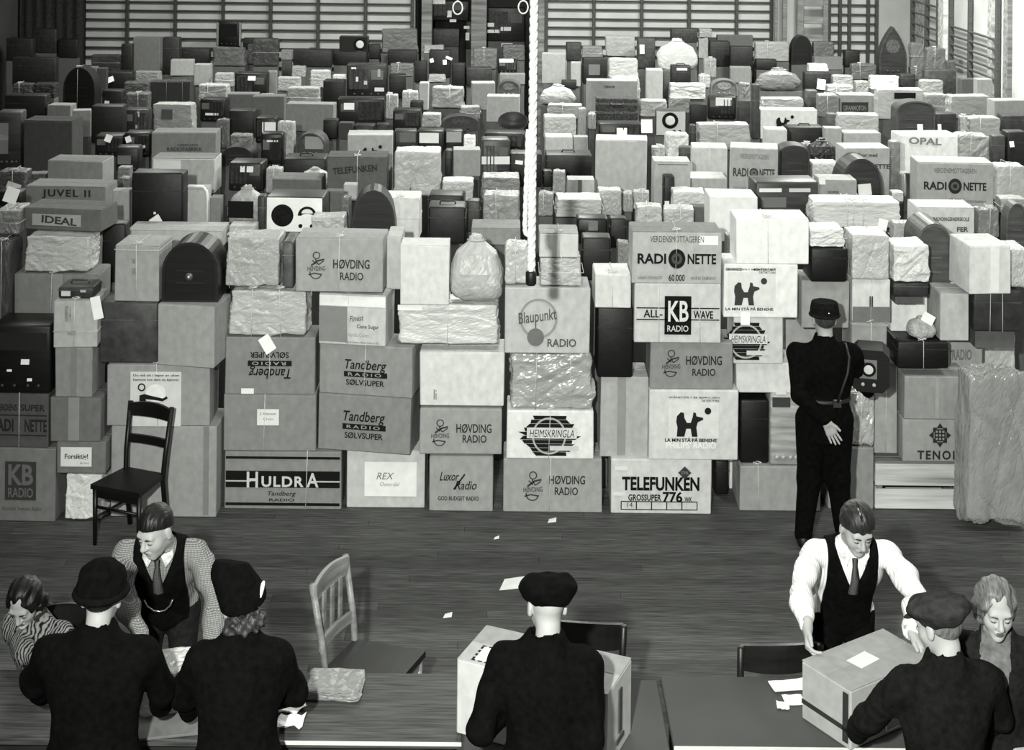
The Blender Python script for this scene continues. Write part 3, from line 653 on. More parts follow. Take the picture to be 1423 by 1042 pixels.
# fourth column
front('c', 480, 626, 592, 703, 188, YD + .04, L='whitish box with a large framed paper label, bottom row', lab=[(506, 641, 580, 687, 226)], tx=[('REX', 523, 655, 548, 664, 110, 0, .3, 0, 4), ('Osterdal', 528, 668, 556, 673, 130, 0, .3, 0, 4)], lm='the whitish framed-label box')
front('c', 444, 550, 577, 622, 126, YD, y=-9, em=[('tandberg', 481, 570, 541, 606, False)], L='lower of two matching script-lettered cartons, slightly turned')
front('c', 446, 480, 580, 549, 130, YD, y=-9, em=[('tandberg', 483, 500, 543, 536, False)], s=['v.5'], L='upper of two matching script-lettered cartons, tied with string')
front('c', 445, 409, 541, 478, 195, YD, y=-7, L='white sugar carton with torn brown lower left corner', lab=[(446, 426, 486, 474, 125)], tx=[('Finest', 489, 437, 510, 445, 110, .02, .3, -8), ('Cane Sugar', 500, 449, 532, 456, 60, .01), ('Nordic Cubes', 487, 461, 517, 466, 140), ('Norsk Sukkerraffineri Industri AS', 484, 472, 531, 475, 90)], band=[(446, 411, 541, 425, 226)], s=['v.45'])
front('p', 548, 423, 697, 490, 190, YD + .02, L='long white crumpled parcel under the tall bag', lab=[(551, 424, 586, 433, 232)], s=['v.5'], lm='the long white crumpled parcel')
front('c', 552, 341, 625, 425, 198, YD, L='tall plain white carton standing on the long white parcel', d=.26)
front('b', 622, 331, 700, 430, 165, YD - .02, L='tall crumpled paper bag twisted at the top', lm='the twisted tall paper bag')
front('c', 582, 489, 702, 564, 206, YD, L='plain white carton right of the script-lettered cartons', tx=[('li', 602, 541, 606, 555, 90)])
front('c', 582, 568, 698, 633, 142, YD - .02, L='small emblem carton with sagging front under plain white carton', em=[('viking', 611, 604, 15, 60)], tx=[('HØVDING', 634, 589, 684, 602, 45, .015), ('RADIO', 643, 605, 677, 616, 50, .015)])
front('c', 596, 634, 686, 709, 158, YD - .01, L='square carton with slanted script lettering, bottom row', tx=[('Luxor', 610, 655, 638, 667, 40, .01, .35), ('Radio', 632, 667, 663, 679, 40, .01, .3), ('GOD BUDGET RADIO', 608, 688, 666, 694, 45, .02)])
F = REC[-1]['F']; F.line([(646, 658), (630, 679)], 2.2, 40, 2)
# fifth column
front('c', 698, 637, 838, 711, 146, YF_, L='bottom-row emblem carton below the black brush-stroke print', em=[('viking', 740, 677, 16, 60)], s=['v.48'], tx=[('HØVDING', 763, 660, 814, 672, 45, .015), ('RADIO', 771, 676, 804, 687, 50, .015)])
front('c', 703, 571, 826, 634, 218, YF_ - .01, L='white carton with jagged black brush-stroke print, centre column', lm='the brush-stroke carton', em=[('brush', 716, 577, 812, 630)], s=['v.5'])
front('f', 706, 490, 830, 570, 158, YF_, L='box wrapped in glossy crumpled paper with folded ends', s=['v.32', 'v.7'], lm='the glossy wrapped box')
front('c', 700, 400, 821, 488, 176, YF_ - .02, L='pale carton with ring-and-dot emblem below the rope', lm='the ring-and-dot carton', tx=[('Blaupunkt', 719, 430, 774, 450, 85, .01, .15, -8, 4), ('RADIO', 761, 468, 802, 479, 85, .02)])
F = REC[-1]['F']; F.ring(748, 441, 24, 27, 140, 2); F.disc(744, 466, 12, 12, 105, 3); F.line([(744, 445), (744, 458)], 1.8, 95, 3)
front('p', 700, 341, 736, 401, 176, YF_ + .02, d=.25, L='upright parcel behind the rope end on the ring-and-dot carton')
front('p', 749, 358, 811, 400, 166, YF_, d=.3, s=['v.5', 'h.5'], L='low taped parcel right of the rope end')
front('c', 749, 324, 804, 357, 186, YF_, d=.3, ft=-35, s=['v.5'], L='small pale carton on the low taped parcel right of rope')
# sixth column
front('c', 833, 524, 902, 637, 165, YF_ + .04, tape=(.44, .17, 138), L='tall narrow carton with vertical tape strip', lm='the tall taped carton', d=.36)
front('k', 829, 427, 881, 521, 12, YF_ + .02, handle=False, L='black upright box under a small white carton')
front('c', 826, 381, 877, 426, 208, YF_, s=['v.5'], L='small white carton on the black upright box')
front('c', 848, 638, 990, 713, 200, YF_ - .01, L='white carton with big black lettering, a diamond and number 776', lm='the carton numbered 776', tx=[('TELEFUNKEN', 863, 662, 973, 681, 25, .035), ('GROSSUPER', 872, 686, 919, 695, 30, .03), ('776', 921, 682, 949, 697, 25, .03), ('WK', 952, 689, 963, 696, 35, .02), ('14.', 871, 697, 880, 704, 40)])
F = REC[-1]['F']; F.poly([(952, 665), (961.5, 656), (952, 647), (942.5, 656)], 60, 2, 'printed_diamond'); F.text('TFK', 946, 654, 958, 658, 120, .02, 0, 0, 3)
for q in range(5): F.line([(862 + 21.6 * q, 696), (883.6 + 21.6 * q, 696), (883.6 + 21.6 * q, 707), (862 + 21.6 * q, 707), (862 + 21.6 * q, 696)], 1.4, 45, 2)
F.rect(853, 648, 870, 653, 215, 2, 'paper_slip'); F.rect(851, 683, 868, 688, 215, 2, 'paper_slip')
def dogbox(F, x0, y0, x1, y1, full):
    W_, H_ = x1 - x0, y1 - y0
    F.rect(x0, y0, x1, y1, 212, 1, 'poster')
    F.text('SKÅNETSPILT BE BJØRG HEN', x0, y0 - .12 * H_, x1, y0 - .05 * H_, 45, .02); F.text('DETEKTORS', x0 + .65 * W_, y0 - .03 * H_, x1, y0 + .03 * H_, 50, .02, 0, 0, 3)
front('c', 901, 542, 1027, 637, 190, YF_ - .02, L='tall pale carton with black dog print, above the carton numbered 776', lm='the lower dog-print carton')
F = REC[-1]['F']; dogbox(F, 928, 556, 1000, 607, True); fprint(F, ('dog', 956, 587, 18, 35)); F.text('LA MIN STÅ PÅ BENENE', 923, 606, 997, 612, 25, .03, 0, 0, 4); F.text("PHILIPS' RADIO", 925, 612, 996, 621, 232, .03, 0, 0, 4)
front('c', 902, 475, 1020, 541, 128, YF_, L='dark emblem carton between two white printed cartons', em=[('viking', 932, 507, 15, 60)], tx=[('HØVDING', 953, 494, 1004, 507, 42, .015), ('RADIO', 962, 512, 995, 522, 48, .015)])
front('c', 880, 394, 1003, 471, 200, YF_ - .03, L='white carton with black two-letter block and a stripe', lm='the white block-letter carton', band=[(883, 425, 1001, 426.5, 30), (883, 440, 1001, 441.5, 30), (923, 410, 961, 460, 22)],
      tx=[('KB', 928, 416, 957, 443, 205, .02, 0, 0, 4), ('RADIO', 927, 448, 957, 456, 190, .01, 0, 0, 4), ('ALL-', 893, 428, 920, 438, 30, .02), ('WAVE', 964, 429, 992, 439, 30, .03)], s=['v.28', 'v.75'])
front('c', 877, 322, 1004, 391, 164, YF_ - .03, L='string-tied carton with black round dial print, centre right', lm='the centre round-dial carton', ft=-40, em=[('radionette', 877, 322, 1004, 391, 30)], lab=[(972, 327, 999, 339, 228)], s=['v.5'])
# seventh column
front('c', 1027, 648, 1142, 712, 142, YI - .05, s=['v.22'], d=.4, L='low grey carton behind the uniformed man\'s legs')
front('k', 1028, 556, 1069, 646, 14, YI, handle=False, L='black upright case left of the uniformed man')
front('r', 1070, 548, 1116, 648, 158, YI - .03, panel=(1072, 552, 1098, 566, 60), L='pale upright cabinet with dark slatted top beside uniformed man', lab=[(1077, 541, 1092, 548, 210)])
front('c', 1022, 504, 1112, 556, 206, YI, L='plain white carton under the second brush-stroke print', y=0)
front('c', 1003, 441, 1089, 503, 192, YI - .03, em=[('brush', 1000, 448, 1074, 498)], L='white brush-stroke carton partly behind the dark emblem carton', t=[(1028, 428, 1041, 450, 2)])
front('c', 1005, 367, 1110, 440, 214, YI - .04, L='white dog-print carton right of the white block-letter carton', lm='the upper dog-print carton')
F = REC[-1]['F']; dogbox(F, 1010, 378, 1078, 424, False); fprint(F, ('dog', 1035, 406, 17, 60)); F.text('LA MIN STÅ PÅ BENENE', 1007, 425, 1075, 430, 35, .03, 0, 0, 4); F.text('BEHANDLE', 1007, 372, 1030, 376, 45, .02); F.text('MIN TONTAKT', 1047, 372, 1078, 376, 45, .02)
front('c', 1022, 304, 1125, 365, 226, YI - .04, L='large bright white carton tied with string at upper right', lm='the bright white carton', ft=-20, s=['v.43'])
front('c', 1088, 440, 1140, 520, 150, YI + .1, L='grey carton hidden behind the uniformed man\'s left shoulder')
front('c', 1113, 390, 1181, 456, 150, YI + .05, L='grey carton just above the uniformed man\'s cap', s=[])
front('k', 1126, 345, 1178, 387, 12, YI, nm='open_black_box', cat='box', handle=False, L='black box under torn white wrapping paper', lm='the torn-wrapped black box')
front('p', 1124, 318, 1177, 345, 205, YI + .02, L='torn white wrapping heaped on the black box', d=.28)
front('k', 993, 640, 1013, 699, 16, 11.5, handle=False, d=.2, L='narrow black case in the gap right of the carton numbered 776')
front('c', 1013.5, 640, 1025, 690, 205, 11.5, d=.2, L='sliver of white carton in the gap beside the low grey carton')
# right of the uniformed man
front('c', 1150, 622, 1215, 708, 136, YI, L='upright grey carton on the floor right of the uniformed man')
front('f', 1180, 542, 1217, 622, 165, YI, L='glossy crumpled parcel below the carried radio')
front('c', 1214, 506, 1248, 630, 156, YI + .1, L='tall narrow carton right of the carried radio', s=['v.5'])
front('c', 1172, 449, 1233, 500, 142, YI, s=['v.55', 'h.96'], L='string-tied grey carton above the carried radio')
front('c', 1184, 388, 1237, 449, 192, YI + .03, band=[(1184, 427, 1237, 448, 110), (1208, 412, 1213, 427, 60)], s=['v.5'], L='two-tone carton with pale top and dark lower band')
front('p', 1183, 326, 1239, 388, 176, YI, L='upright crumpled parcel right of the torn-wrapped black box')
front('k', 1241, 393, 1291, 413, 50, YI + .02, handle=False, L='low dark box under a smooth pale parcel')
front('p', 1240, 341, 1296, 393, 192, YI, L='smooth pale rounded parcel with a sloping top', lm='the smooth pale parcel')
# wooden crate, slats one by one
Yc = YI; a, b = at(1216, 708, Yc), at(1340, 642, Yc); wdc = b.x - a.x; hc = b.z
cr = thing('wooden_crate', ((a.x + b.x) / 2, Yc + .2, 0), 0, 'wooden crate with two pale front boards on the floor', 'crate')
hw = wdc / 2; PLACED.append((a.x, b.x, Yc, Yc + .4, 0, hc))
zz = lambda py: at(1280, py, Yc).z
link('front_board', box_mesh(-hw, hw, -.2, -.182, zz(675), min(hc - .02, zz(645)), .003), mat('plank', 185), cr)
link('front_board', box_mesh(-hw, hw, -.2, -.182, .005, zz(680), .003), mat('plank', 214), cr)
for sx in (-1, 1):
    for z0, z1 in ((.005, hc * .46), (hc * .54, hc - .02)): link('side_board', box_mesh(sx * hw - .009 - sx * .009, sx * hw + .009 - sx * .009, -.18, .2, z0, z1, .003), mat('plank', 150), cr)
    for sy in (-1, 1): link('corner_post', box_mesh(sx * (hw - .04) - .02, sx * (hw - .04) + .02, sy * .16 - .02, sy * .16 + .02, 0, hc - .02), mat('plank', 120), cr)
for z0, z1 in ((.005, hc * .46), (hc * .54, hc - .02)): link('back_board', box_mesh(-hw, hw, .182, .2, z0, z1, .003), mat('plank', 160), cr)
for k in range(4): link('lid_board', box_mesh(-hw, hw, -.2 + k * .1 + .003, -.2 + k * .1 + .097, hc - .02, hc, .003), mat('plank', 110), cr)
front('c', 1253, 583, 1352, 638, 146, YI, L='carton with star-shaped ornament standing on the wooden crate', lm='the star-ornament carton', tx=[('TENOR', 1274, 623, 1334, 635, 45, .03, 0, 0, 2, 1.25)])
F = REC[-1]['F']
for a in range(8):
    an = math.radians(a * 45); ca, sa = math.cos(an), math.sin(an); r0 = 16 if a % 2 == 0 else 14
    F.poly([(1306 + ca * r0, 603 + sa * r0), (1306 + ca * 9 - sa * 5, 603 + sa * 9 + ca * 5), (1306 + ca * 9 + sa * 5, 603 + sa * 9 - ca * 5)], 45, 2, 'printed_ray')
for q in (-7, -2.3, 2.3, 7): F.rect(1306 + q - .9, 595, 1306 + q + .9, 611, 45, 2, 'printed_bar'); F.rect(1298, 603 + q - .9, 1314, 603 + q + .9, 45, 3, 'printed_bar')
front('c', 1256, 523, 1348, 582, 136, YI, tape=(.5, .06, 150), L='plain carton directly above the star-ornament carton')
front('k', 1246, 475, 1320, 523, 16, YI, s=['v.5'], handle=False, L='black box with one string under a paper bag bundle')
front('c', 1320, 470, 1366, 545, 150, YI + .1, tx=[('RADIO', 1322, 485, 1350, 500, 105, .03)], L='carton with faint lettering right of the black stringed box')
front('b', 1266, 444, 1306, 477, 165, YI + .03, t=[(1280, 434, 1298, 449, 30)], d=.22, L='small paper bag with a white tag on the black box')
front('c', 1237, 413, 1290, 464, 206, YI + .1, tx=[('PÆRE', 1247, 421, 1273, 424, 70)], L='white carton with a line of print behind the small bag')
front('c', 1296, 408, 1347, 470, 166, YI + .03, L='plain pale carton right of the small tagged bag')
front('p', 1364, 462, 1414, 545, 168, YI + .1, L='upright parcel on the right edge above the tall wrapped furniture')
front('k', 1352, 404, 1420, 461, 48, YI + .05, s=['v.35', 'v.6'], handle=False, L='dark box with two white strings at the right edge', st=225)
front('c', 1343, 342, 1403, 403, 194, YI - .05, y=5, tape=(.6, .22, 215), d=.42, L='pale carton with taped lid flaps, right edge', lm='the taped-lid pale carton')
front('d', 1274, 310, 1333, 408, 74, YI + .05, sh=.72, front=False, d=.4, L='tall dark cabinet with a curved top and plain back', lm='the curved-top dark cabinet')
front('f', 1340, 515, 1436, 742, 136, 10.84, d=.33, L='very tall brown-paper-wrapped piece standing at the right edge', lm='the tall wrapped piece', s=[])
front('p', 1398, 345, 1432, 404, 170, YI + .1, L='pale parcel cut off by the right edge, upper part')
# ---------------------------------------------------------------- further ranks
K = 3.745
back(0, 0, K, [
 ('k',170,150,295,260,40), ('k',30,200,170,300,34), ('k',300,205,405,285,30), ('k',60,300,290,430,30), ('d',330,350,500,560,24,dict(front=False,s=['v.45'],L='black dome radio with one pale string, back left')),
 ('p',60,435,165,490,58), ('p',172,435,285,490,50), ('k',20,495,240,620,28), ('c',430,350,500,460,88), ('c',502,355,552,470,62), ('p',470,285,625,350,60), ('k',627,230,688,390,24),
 ('c',690,195,835,370,98,dict(L='tall plain grey carton against the far wall bars, left',lm='the tall grey carton by the wall bars')), ('k',838,195,935,370,44,dict(handle=False)), ('p',690,372,835,420,122), ('k',555,375,688,450,24,dict(t=[(540,402,592,430,-20)])),  # handleless case paints the tall carton's shaded right side as a dark box
 ('p',640,428,772,470,72), ('k',530,472,638,600,24,dict(t=[(545,524,570,545)])), ('p',642,485,775,560,86),
 ('c',780,425,990,540,62,dict(ft=-8,s=['v.4','v.8'],st=110,L='dark carton with two vertical strings in the left back rows',lm='the dark two-string carton')), ('c',885,312,1005,375,152), ('c',1010,335,1095,425,142), ('k',920,255,1090,310,40),
 ('p',1100,245,1280,330,92), ('p',1282,230,1385,320,76), ('r',1130,110,1250,228,20,dict(panel=(1145,125,1235,190,18),L='small black radio with bright chrome sides, topmost at left',lm='the chrome-sided radio',chrome=1)), ('k',1260,200,1423,240,30),
 ('p',1115,380,1215,435,142), ('p',1025,440,1190,510,152), ('r',1220,380,1390,490,24,dict(t=[(1293,395,1335,418,0)])), ('r',1040,515,1175,610,22,dict(lab=[(1070,588,1140,600,225)])), ('c',1180,490,1340,565,98), ('p',1345,490,1423,545,112),
 ('k',1190,575,1325,700,25), ('p',790,540,1015,662,142,dict(lab=[(840,570,900,620,80)])), ('c',245,548,370,632,112), ('c',372,575,465,690,132,dict(y=10)),
 ('c',120,628,385,860,72,dict(ft=-10,L='large dark carton by the left edge, mid rows',lm='the large dark left carton')), ('r',-20,580,110,850,62,dict(panel=(-10,640,40,800,130),lab=[(-10,700,40,730,225)],L='striped radio cabinet with a white slip, left edge')),
 ('r',640,570,770,680,40,dict(lab=[(712,580,724,608,190),(705,650,718,668,190)])), ('k',470,552,638,720,22), ('r',490,705,640,790,22,dict(t=[(545,700,580,738,20)])), ('r',645,690,780,790,22,dict(t=[(650,708,680,740,-20),(740,755,755,770)])),  # the first radio's two pale slips are the painted sheen of shiny strips
 ('c',782,690,1122,805,120,dict(ft=-15,tx=[('NORDISK RADIO',920,748,1030,760,60,.02),('RADIOFABRIKK',865,765,1050,785,60,.02)],L='wide carton with two lines of small print, left mid rows')),
 ('p',1122,620,1188,749,82), ('p',1190,702,1310,770,92), ('r',1330,612,1440,720,25,dict(lab=[(1362,635,1440,690,220)])),
])
back(350, 0, K, [
 ('p',0,200,140,330,62), ('p',150,260,210,295,132), ('k',212,260,418,330,35), ('s',455,190,605,265,35,dict(L='low black radio with two round dials before the wall bars',lm='the twin-dial radio',spk=(.45,.5,.42),dial=False)), ('k',420,270,600,322,28), ('k',605,232,668,290,30),
 ('p',670,150,870,262,92), ('k',705,262,860,322,30), ('c',80,372,128,480,112), ('p',205,345,280,385,132), ('p',300,365,410,440,152), ('p',420,390,485,420,172),
 ('p',130,402,250,455,152), ('p',180,455,365,540,152), ('k',370,420,480,540,18), ('r',490,335,700,490,34,dict(lab=[(515,350,540,360,220),(540,400,555,425,220),(640,455,690,475,200),(580,420,600,440,180),(655,360,670,400,150)],L='open radio chassis glinting with metal parts',lm='the glinting radio chassis')),  # pale slips on the chassis are painted glints of its metal parts
 ('k',712,390,800,490,20), ('p',715,332,842,382,96), ('k',845,320,910,410,22), ('r',440,512,690,640,20,dict(side=1,t=[(475,535,530,570,0)],L='big black radio with a white tag and ribbed grille',lm='the big black tagged radio')),
 ('c',0,502,170,620,92), ('c',175,542,430,660,112), ('p',692,490,762,600,142), ('p',778,475,868,555,162), ('c',872,430,920,550,172), ('k',822,527,890,575,15),
 ('p',930,452,1110,545,152), ('p',915,390,1010,410,142), ('k',1112,352,1250,428,40), ('c',1140,432,1265,550,142), ('c',1290,385,1423,420,122), ('d',1280,420,1400,492,72), ('c',1222,502,1395,612,162,dict(L='plain pale carton left of the rope, back rows')),
 ('r',732,572,880,660,26), ('p',880,592,985,640,152), ('d',990,602,1180,668,42,dict(L='dark oval-topped radio with pierced front, left of rope')), ('p',1082,555,1190,600,132),
 ('h',1280,612,1440,690,14,dict(L='black oval horn loudspeaker tipped beside the rope',lm='the oval horn loudspeaker')), ('r',1210,692,1423,760,30),
 ('c',490,703,730,850,150,dict(em=[('dog',605,800,38,35)],L='pale dog-print carton in the left mid rows',lm='the left dog-print carton')), ('k',530,652,640,700,20,dict(t=[(550,675,608,690,0)])), ('c',450,640,528,700,62), ('k',645,645,715,700,20,dict(t=[(620,685,715,700,0)])),
 ('r',738,680,858,775,40,dict(panel=(765,690,850,740,95))), ('r',860,680,1000,775,30,dict(panel=(872,692,975,744,215))), ('r',1002,680,1098,770,35,dict(panel=(1010,685,1090,740,150))), ('p',1100,706,1165,770,215),
 ('d',230,692,385,805,60,dict(lab=[(280,710,380,775,140)])), ('p',130,632,222,805,152), ('k',370,622,448,700,20),
 ('r',45,694,160,855,15,dict(lab=[(75,729,140,738,230)])),
 ('k',920,262,1035,385,25,dict(t=[(925,305,945,325),(995,310,1015,335),(1010,295,1045,308)])), ('k',1040,330,1108,430,25), ('p',890,235,1000,262,152), ('r',1278,312,1380,362,30,dict(t=[(1285,306,1360,325,0)])), ('p',1150,252,1278,345,96), ('p',1300,232,1423,300,82), ('r',1110,110,1215,240,40,dict(lab=[(1110,170,1130,210,220),(1100,135,1130,150,220)])), ('r',1225,40,1423,200,38,dict(lab=[(1225,120,1260,140,225),(1225,155,1290,172,225),(1295,140,1350,160,235),(1300,225,1360,245,235)],L='dark cluttered cabinet with pale slips inside the opening')),  # tags on the first black case and the cabinet slips are painted glints
 ('k',940,150,1080,228,60,dict(y=0,handle=False)),
 ('r',930,5,1130,120,38,dict(lab=[(935,0,1005,22,235),(1030,100,1065,115,235),(1015,55,1040,90,240)],L='dark cabinet with bright slips under the left ring')),  # bright slips on this cabinet are painted glitter
])
back(700, 0, K, [
 ('c',200,278,325,415,142,dict(y=-6,L='plain pale tilted carton just right of the rope, back row')), ('k',325,222,405,300,56), ('p',405,240,520,300,112), ('c',350,325,402,430,142), ('p',525,185,690,280,152), ('k',410,302,540,415,30,dict(lab=[(440,335,500,390,95)])), ('p',540,302,705,395,162), ('p',555,400,715,510,152),
 ('k',695,200,790,340,60,dict(t=[(705,230,730,280,0)])), ('b',795,200,1015,360,172,dict(L='large pale paper bundle before the right wall bars',lm='the large pale bundle')), ('k',870,148,1012,205,48), ('p',1012,195,1068,290,142), ('p',1016,150,1085,195,132),
 ('c',742,362,828,500,162), ('k',830,365,868,490,60), ('k',870,342,975,438,28,dict(handle=True,lab=[(900,354,955,366,220)],L='small dark suitcase with a bright handle, right back rows',lm='the bright-handled suitcase')), ('p',860,438,1060,500,176),
 ('p',1040,302,1110,388,122), ('p',1015,390,1078,440,142), ('k',1070,215,1178,330,35), ('k',1180,242,1300,345,30), ('c',1110,185,1300,240,92), ('c',1180,350,1290,412,112), ('d',1080,415,1222,490,92,dict(L='arched wicker-fronted radio in the right back rows')), ('p',1225,430,1290,520,122),
 ('k',1312,310,1423,345,30), ('c',430,420,700,585,142,dict(tx=[('TENOR',520,445,580,458,70,.03)],L='broad carton with a short word of print, back rows')), ('b',190,440,380,545,162,dict(L='dome-shaped paper bundle right of the rope')), ('k',300,420,380,445,30),
 ('p',220,545,415,600,142), ('p',205,602,383,705,176), ('p',385,562,430,690,132), ('c',215,712,360,800,172), ('c',362,712,440,795,142),
 ('w',480,512,700,640,62,dict(L='dark woven wicker basket in the middle rows',lm='the wicker basket')), ('p',440,592,480,650,152), ('p',705,522,860,590,152), ('p',860,505,975,570,122), ('r',490,642,720,720,28,dict(t=[(585,665,640,700,0),(715,620,775,690,0)])),
 ('s',795,577,950,700,176,dict(spk=(-.05,.62,.32),dial=False,L='pale radio with one large ringed speaker',lm='the ringed-speaker radio')), ('k',970,540,1062,632,24), ('r',1065,503,1215,600,24,dict(lab=[(1105,508,1190,550,225)])), ('k',1218,522,1285,620,56),
 ('p',1005,645,1300,760,152,dict(L='long low crumpled parcel in the right middle rows')), ('k',970,652,1003,760,50), ('k',1292,440,1335,700,60,dict(handle=False)), ('p',840,700,965,790,190),
])
back(1043, 0, K, [
 ('p',20,217,205,305,142), ('d',210,185,320,325,24,dict(front=False)), ('p',325,217,440,300,92), ('c',330,298,480,345,112), ('k',490,262,570,332,35), ('b',30,352,275,470,95,dict(L='dark gathered sack left of the ladder foot')), ('p',300,332,410,375,192), ('k',280,377,420,452,35,dict(t=[(345,405,390,465,8)])),
 ('p',520,332,662,400,82), ('t',668,140,815,400,48,dict(L='dark pointed-arch cabinet against the corner pilaster',lm='the pointed-arch cabinet')), ('p',668,270,825,388,112), ('p',832,222,908,345,102), ('p',912,247,1020,360,92), ('p',1022,312,1070,400,72), ('p',832,350,900,400,92), ('k',905,365,1075,470,60),
 ('p',425,392,540,440,152), ('p',545,422,618,480,132), ('p',622,395,778,450,192), ('k',780,387,860,440,50), ('p',882,417,1010,475,142), ('p',400,445,540,490,142), ('p',50,512,285,566,176), ('c',50,572,350,700,192,dict(em=[('dog',165,640,34,30)],L='white dog-print carton in the far right rows',lm='the far dog-print carton')),
 ('k',290,470,348,565,76), ('p',352,492,458,590,122), ('c',462,492,648,590,152,dict(band=[(468,532,612,588,60)],tx=[('GRAMMOFON',478,548,600,575,120,.03,0,0,4)],L='carton with a dark printed panel, far right rows')), ('p',655,462,910,600,166,dict(lab=[(745,482,860,514,25)],L='broad pale parcel with a dark oval hole, far right')),  # dark slip paints the shade inside the parcel's oval hole
 ('p',455,595,680,690,166), ('k',400,592,450,660,80), ('c',480,692,680,768,152), ('d',755,525,960,720,58,dict(front=False,sh=.75,t=[(865,645,895,700,0)],L='rounded dark radio back with inset panel, far right',lm='the rounded dark radio back')), ('k',962,592,1075,700,40,dict(t=[(970,645,990,700,0)])), ('p',912,490,1030,590,132),
 ('c',1095,412,1175,490,82), ('c',1178,412,1260,490,132), ('p',1030,497,1255,600,142), ('c',1258,522,1440,600,132,dict(y=8)), ('k',1310,602,1440,660,50), ('p',1132,612,1305,695,142), ('p',1092,602,1130,700,152),
 ('c',75,672,190,850,172), ('k',192,662,382,760,28), ('c',385,667,478,770,152),
])
back(0, 180, K, [
 ('p',-20,215,135,318,82,dict(t=[(25,275,100,370,18)])), ('k',-20,322,110,368,25), ('p',140,227,240,275,96),
 ('c',245,163,545,292,150,dict(ft=-45,d=.42,L='wrapped square box with a dark lid above the lettered carton',lm='the dark-lidded square box')),
 ('r',600,92,722,190,30,dict(panel=(610,135,680,180,112))), ('p',610,195,678,245,112), ('p',615,250,672,305,102),
 ('c',130,295,560,462,126,dict(ft=-12,tx=[('JUVEL II',220,312,480,360,55,.03,0,0,2,1.2)],lab=[(315,377,412,408,222)],L='wide grey carton lettered with two bold words, far left',lm='the wide lettered left carton')),
 ('c',580,318,672,510,152), ('k',680,225,955,518,14,dict(handle=False,d=.2,t=[(790,448,850,520,-35)],lab=[(800,428,812,440,220)],L='black studded travel case standing upright with a white tag',lm='the upright black travel case')),
 ('c',958,305,1083,510,160,dict(L='pale panel-sided box framed by a white metal tube',metal=1)),
 ('c',785,150,1120,300,176,dict(ft=-60,lab=[(795,160,940,220,235)],L='pale carton with a big white label above black travel case')), ('c',1090,355,1150,505,112), ('d',1150,88,1320,180,24,dict(front=False)), ('r',1190,172,1370,290,28,dict(t=[(1255,190,1280,220,0),(1290,190,1325,220,0)])),
 ('b',1175,300,1370,500,150,dict(lab=[(1190,372,1325,460,18)],L='paper bag torn open on a dark hole')), ('c',1190,502,1330,552,166), ('c',655,525,1160,580,172,dict(ft=-10,L='long flat pale carton under the black travel case')), ('p',468,562,512,742,132), ('k',530,490,655,760,12,dict(handle=False,L='black tall case left of the string-tied upright carton')),  # dark slip on the bag paints the shade inside its hole
])
back(350, 180, K, [
 ('c',385,142,705,320,92,dict(ft=-20,tx=[('TELEFUNKEN',415,190,650,225,55,.03,0,-5)],s=['v.5'],L='dark lettered string-tied carton in the left middle rows',lm='the dark lettered carton')), ('r',548,207,720,305,18,dict(t=[(605,265,640,305,10)])), ('c',475,287,545,340,172), ('p',732,110,990,320,166,dict(L='large crumpled square parcel with a string knot, centre left',lm='the large square parcel')), ('p',985,267,1155,345,176), ('c',1045,107,1188,215,142),
 ('k',1005,107,1042,215,40,dict(handle=False)), ('r',1190,52,1340,270,60,dict(lab=[(1190,140,1340,180,225)])), ('k',1345,117,1420,240,25,dict(t=[(1375,160,1410,180)])), ('p',1185,247,1400,338,122), ('p',1200,340,1400,500,125),
 ('k',160,152,385,250,18), ('p',72,200,155,302,152), ('b',240,205,400,300,142), ('c',105,257,365,325,102), ('s',75,350,375,525,232,dict(L='white-fronted radio with big black speaker and fan-shaped dial',lm='the white-fronted radio',spk=(-.42,.48,.31))), ('k',28,345,72,525,50,dict(handle=False)), ('p',300,455,495,560,168,dict(L='rounded paper bundle in front of the white-fronted radio')),  # handleless case stands in for the white-fronted radio's own dark side
 ('c',380,322,468,450,92), ('p',470,347,512,500,102), ('d',515,315,740,545,18,dict(front=False,sh=.3,L='black arched radio back behind the white carton',lm='the black arched radio back')), ('c',572,357,875,542,216,dict(s=['h.52','v.3','v.65'],ft=-25,L='bright white carton tied with string, centre left',lm='the centre-left white carton')), ('c',735,312,820,350,132),
 ('k',920,342,1100,400,18), ('k',915,402,1115,560,16,dict(L='black case with a rolled top near the twisted bag')), ('k',1118,372,1190,500,56), ('c',1140,512,1400,565,132),
])
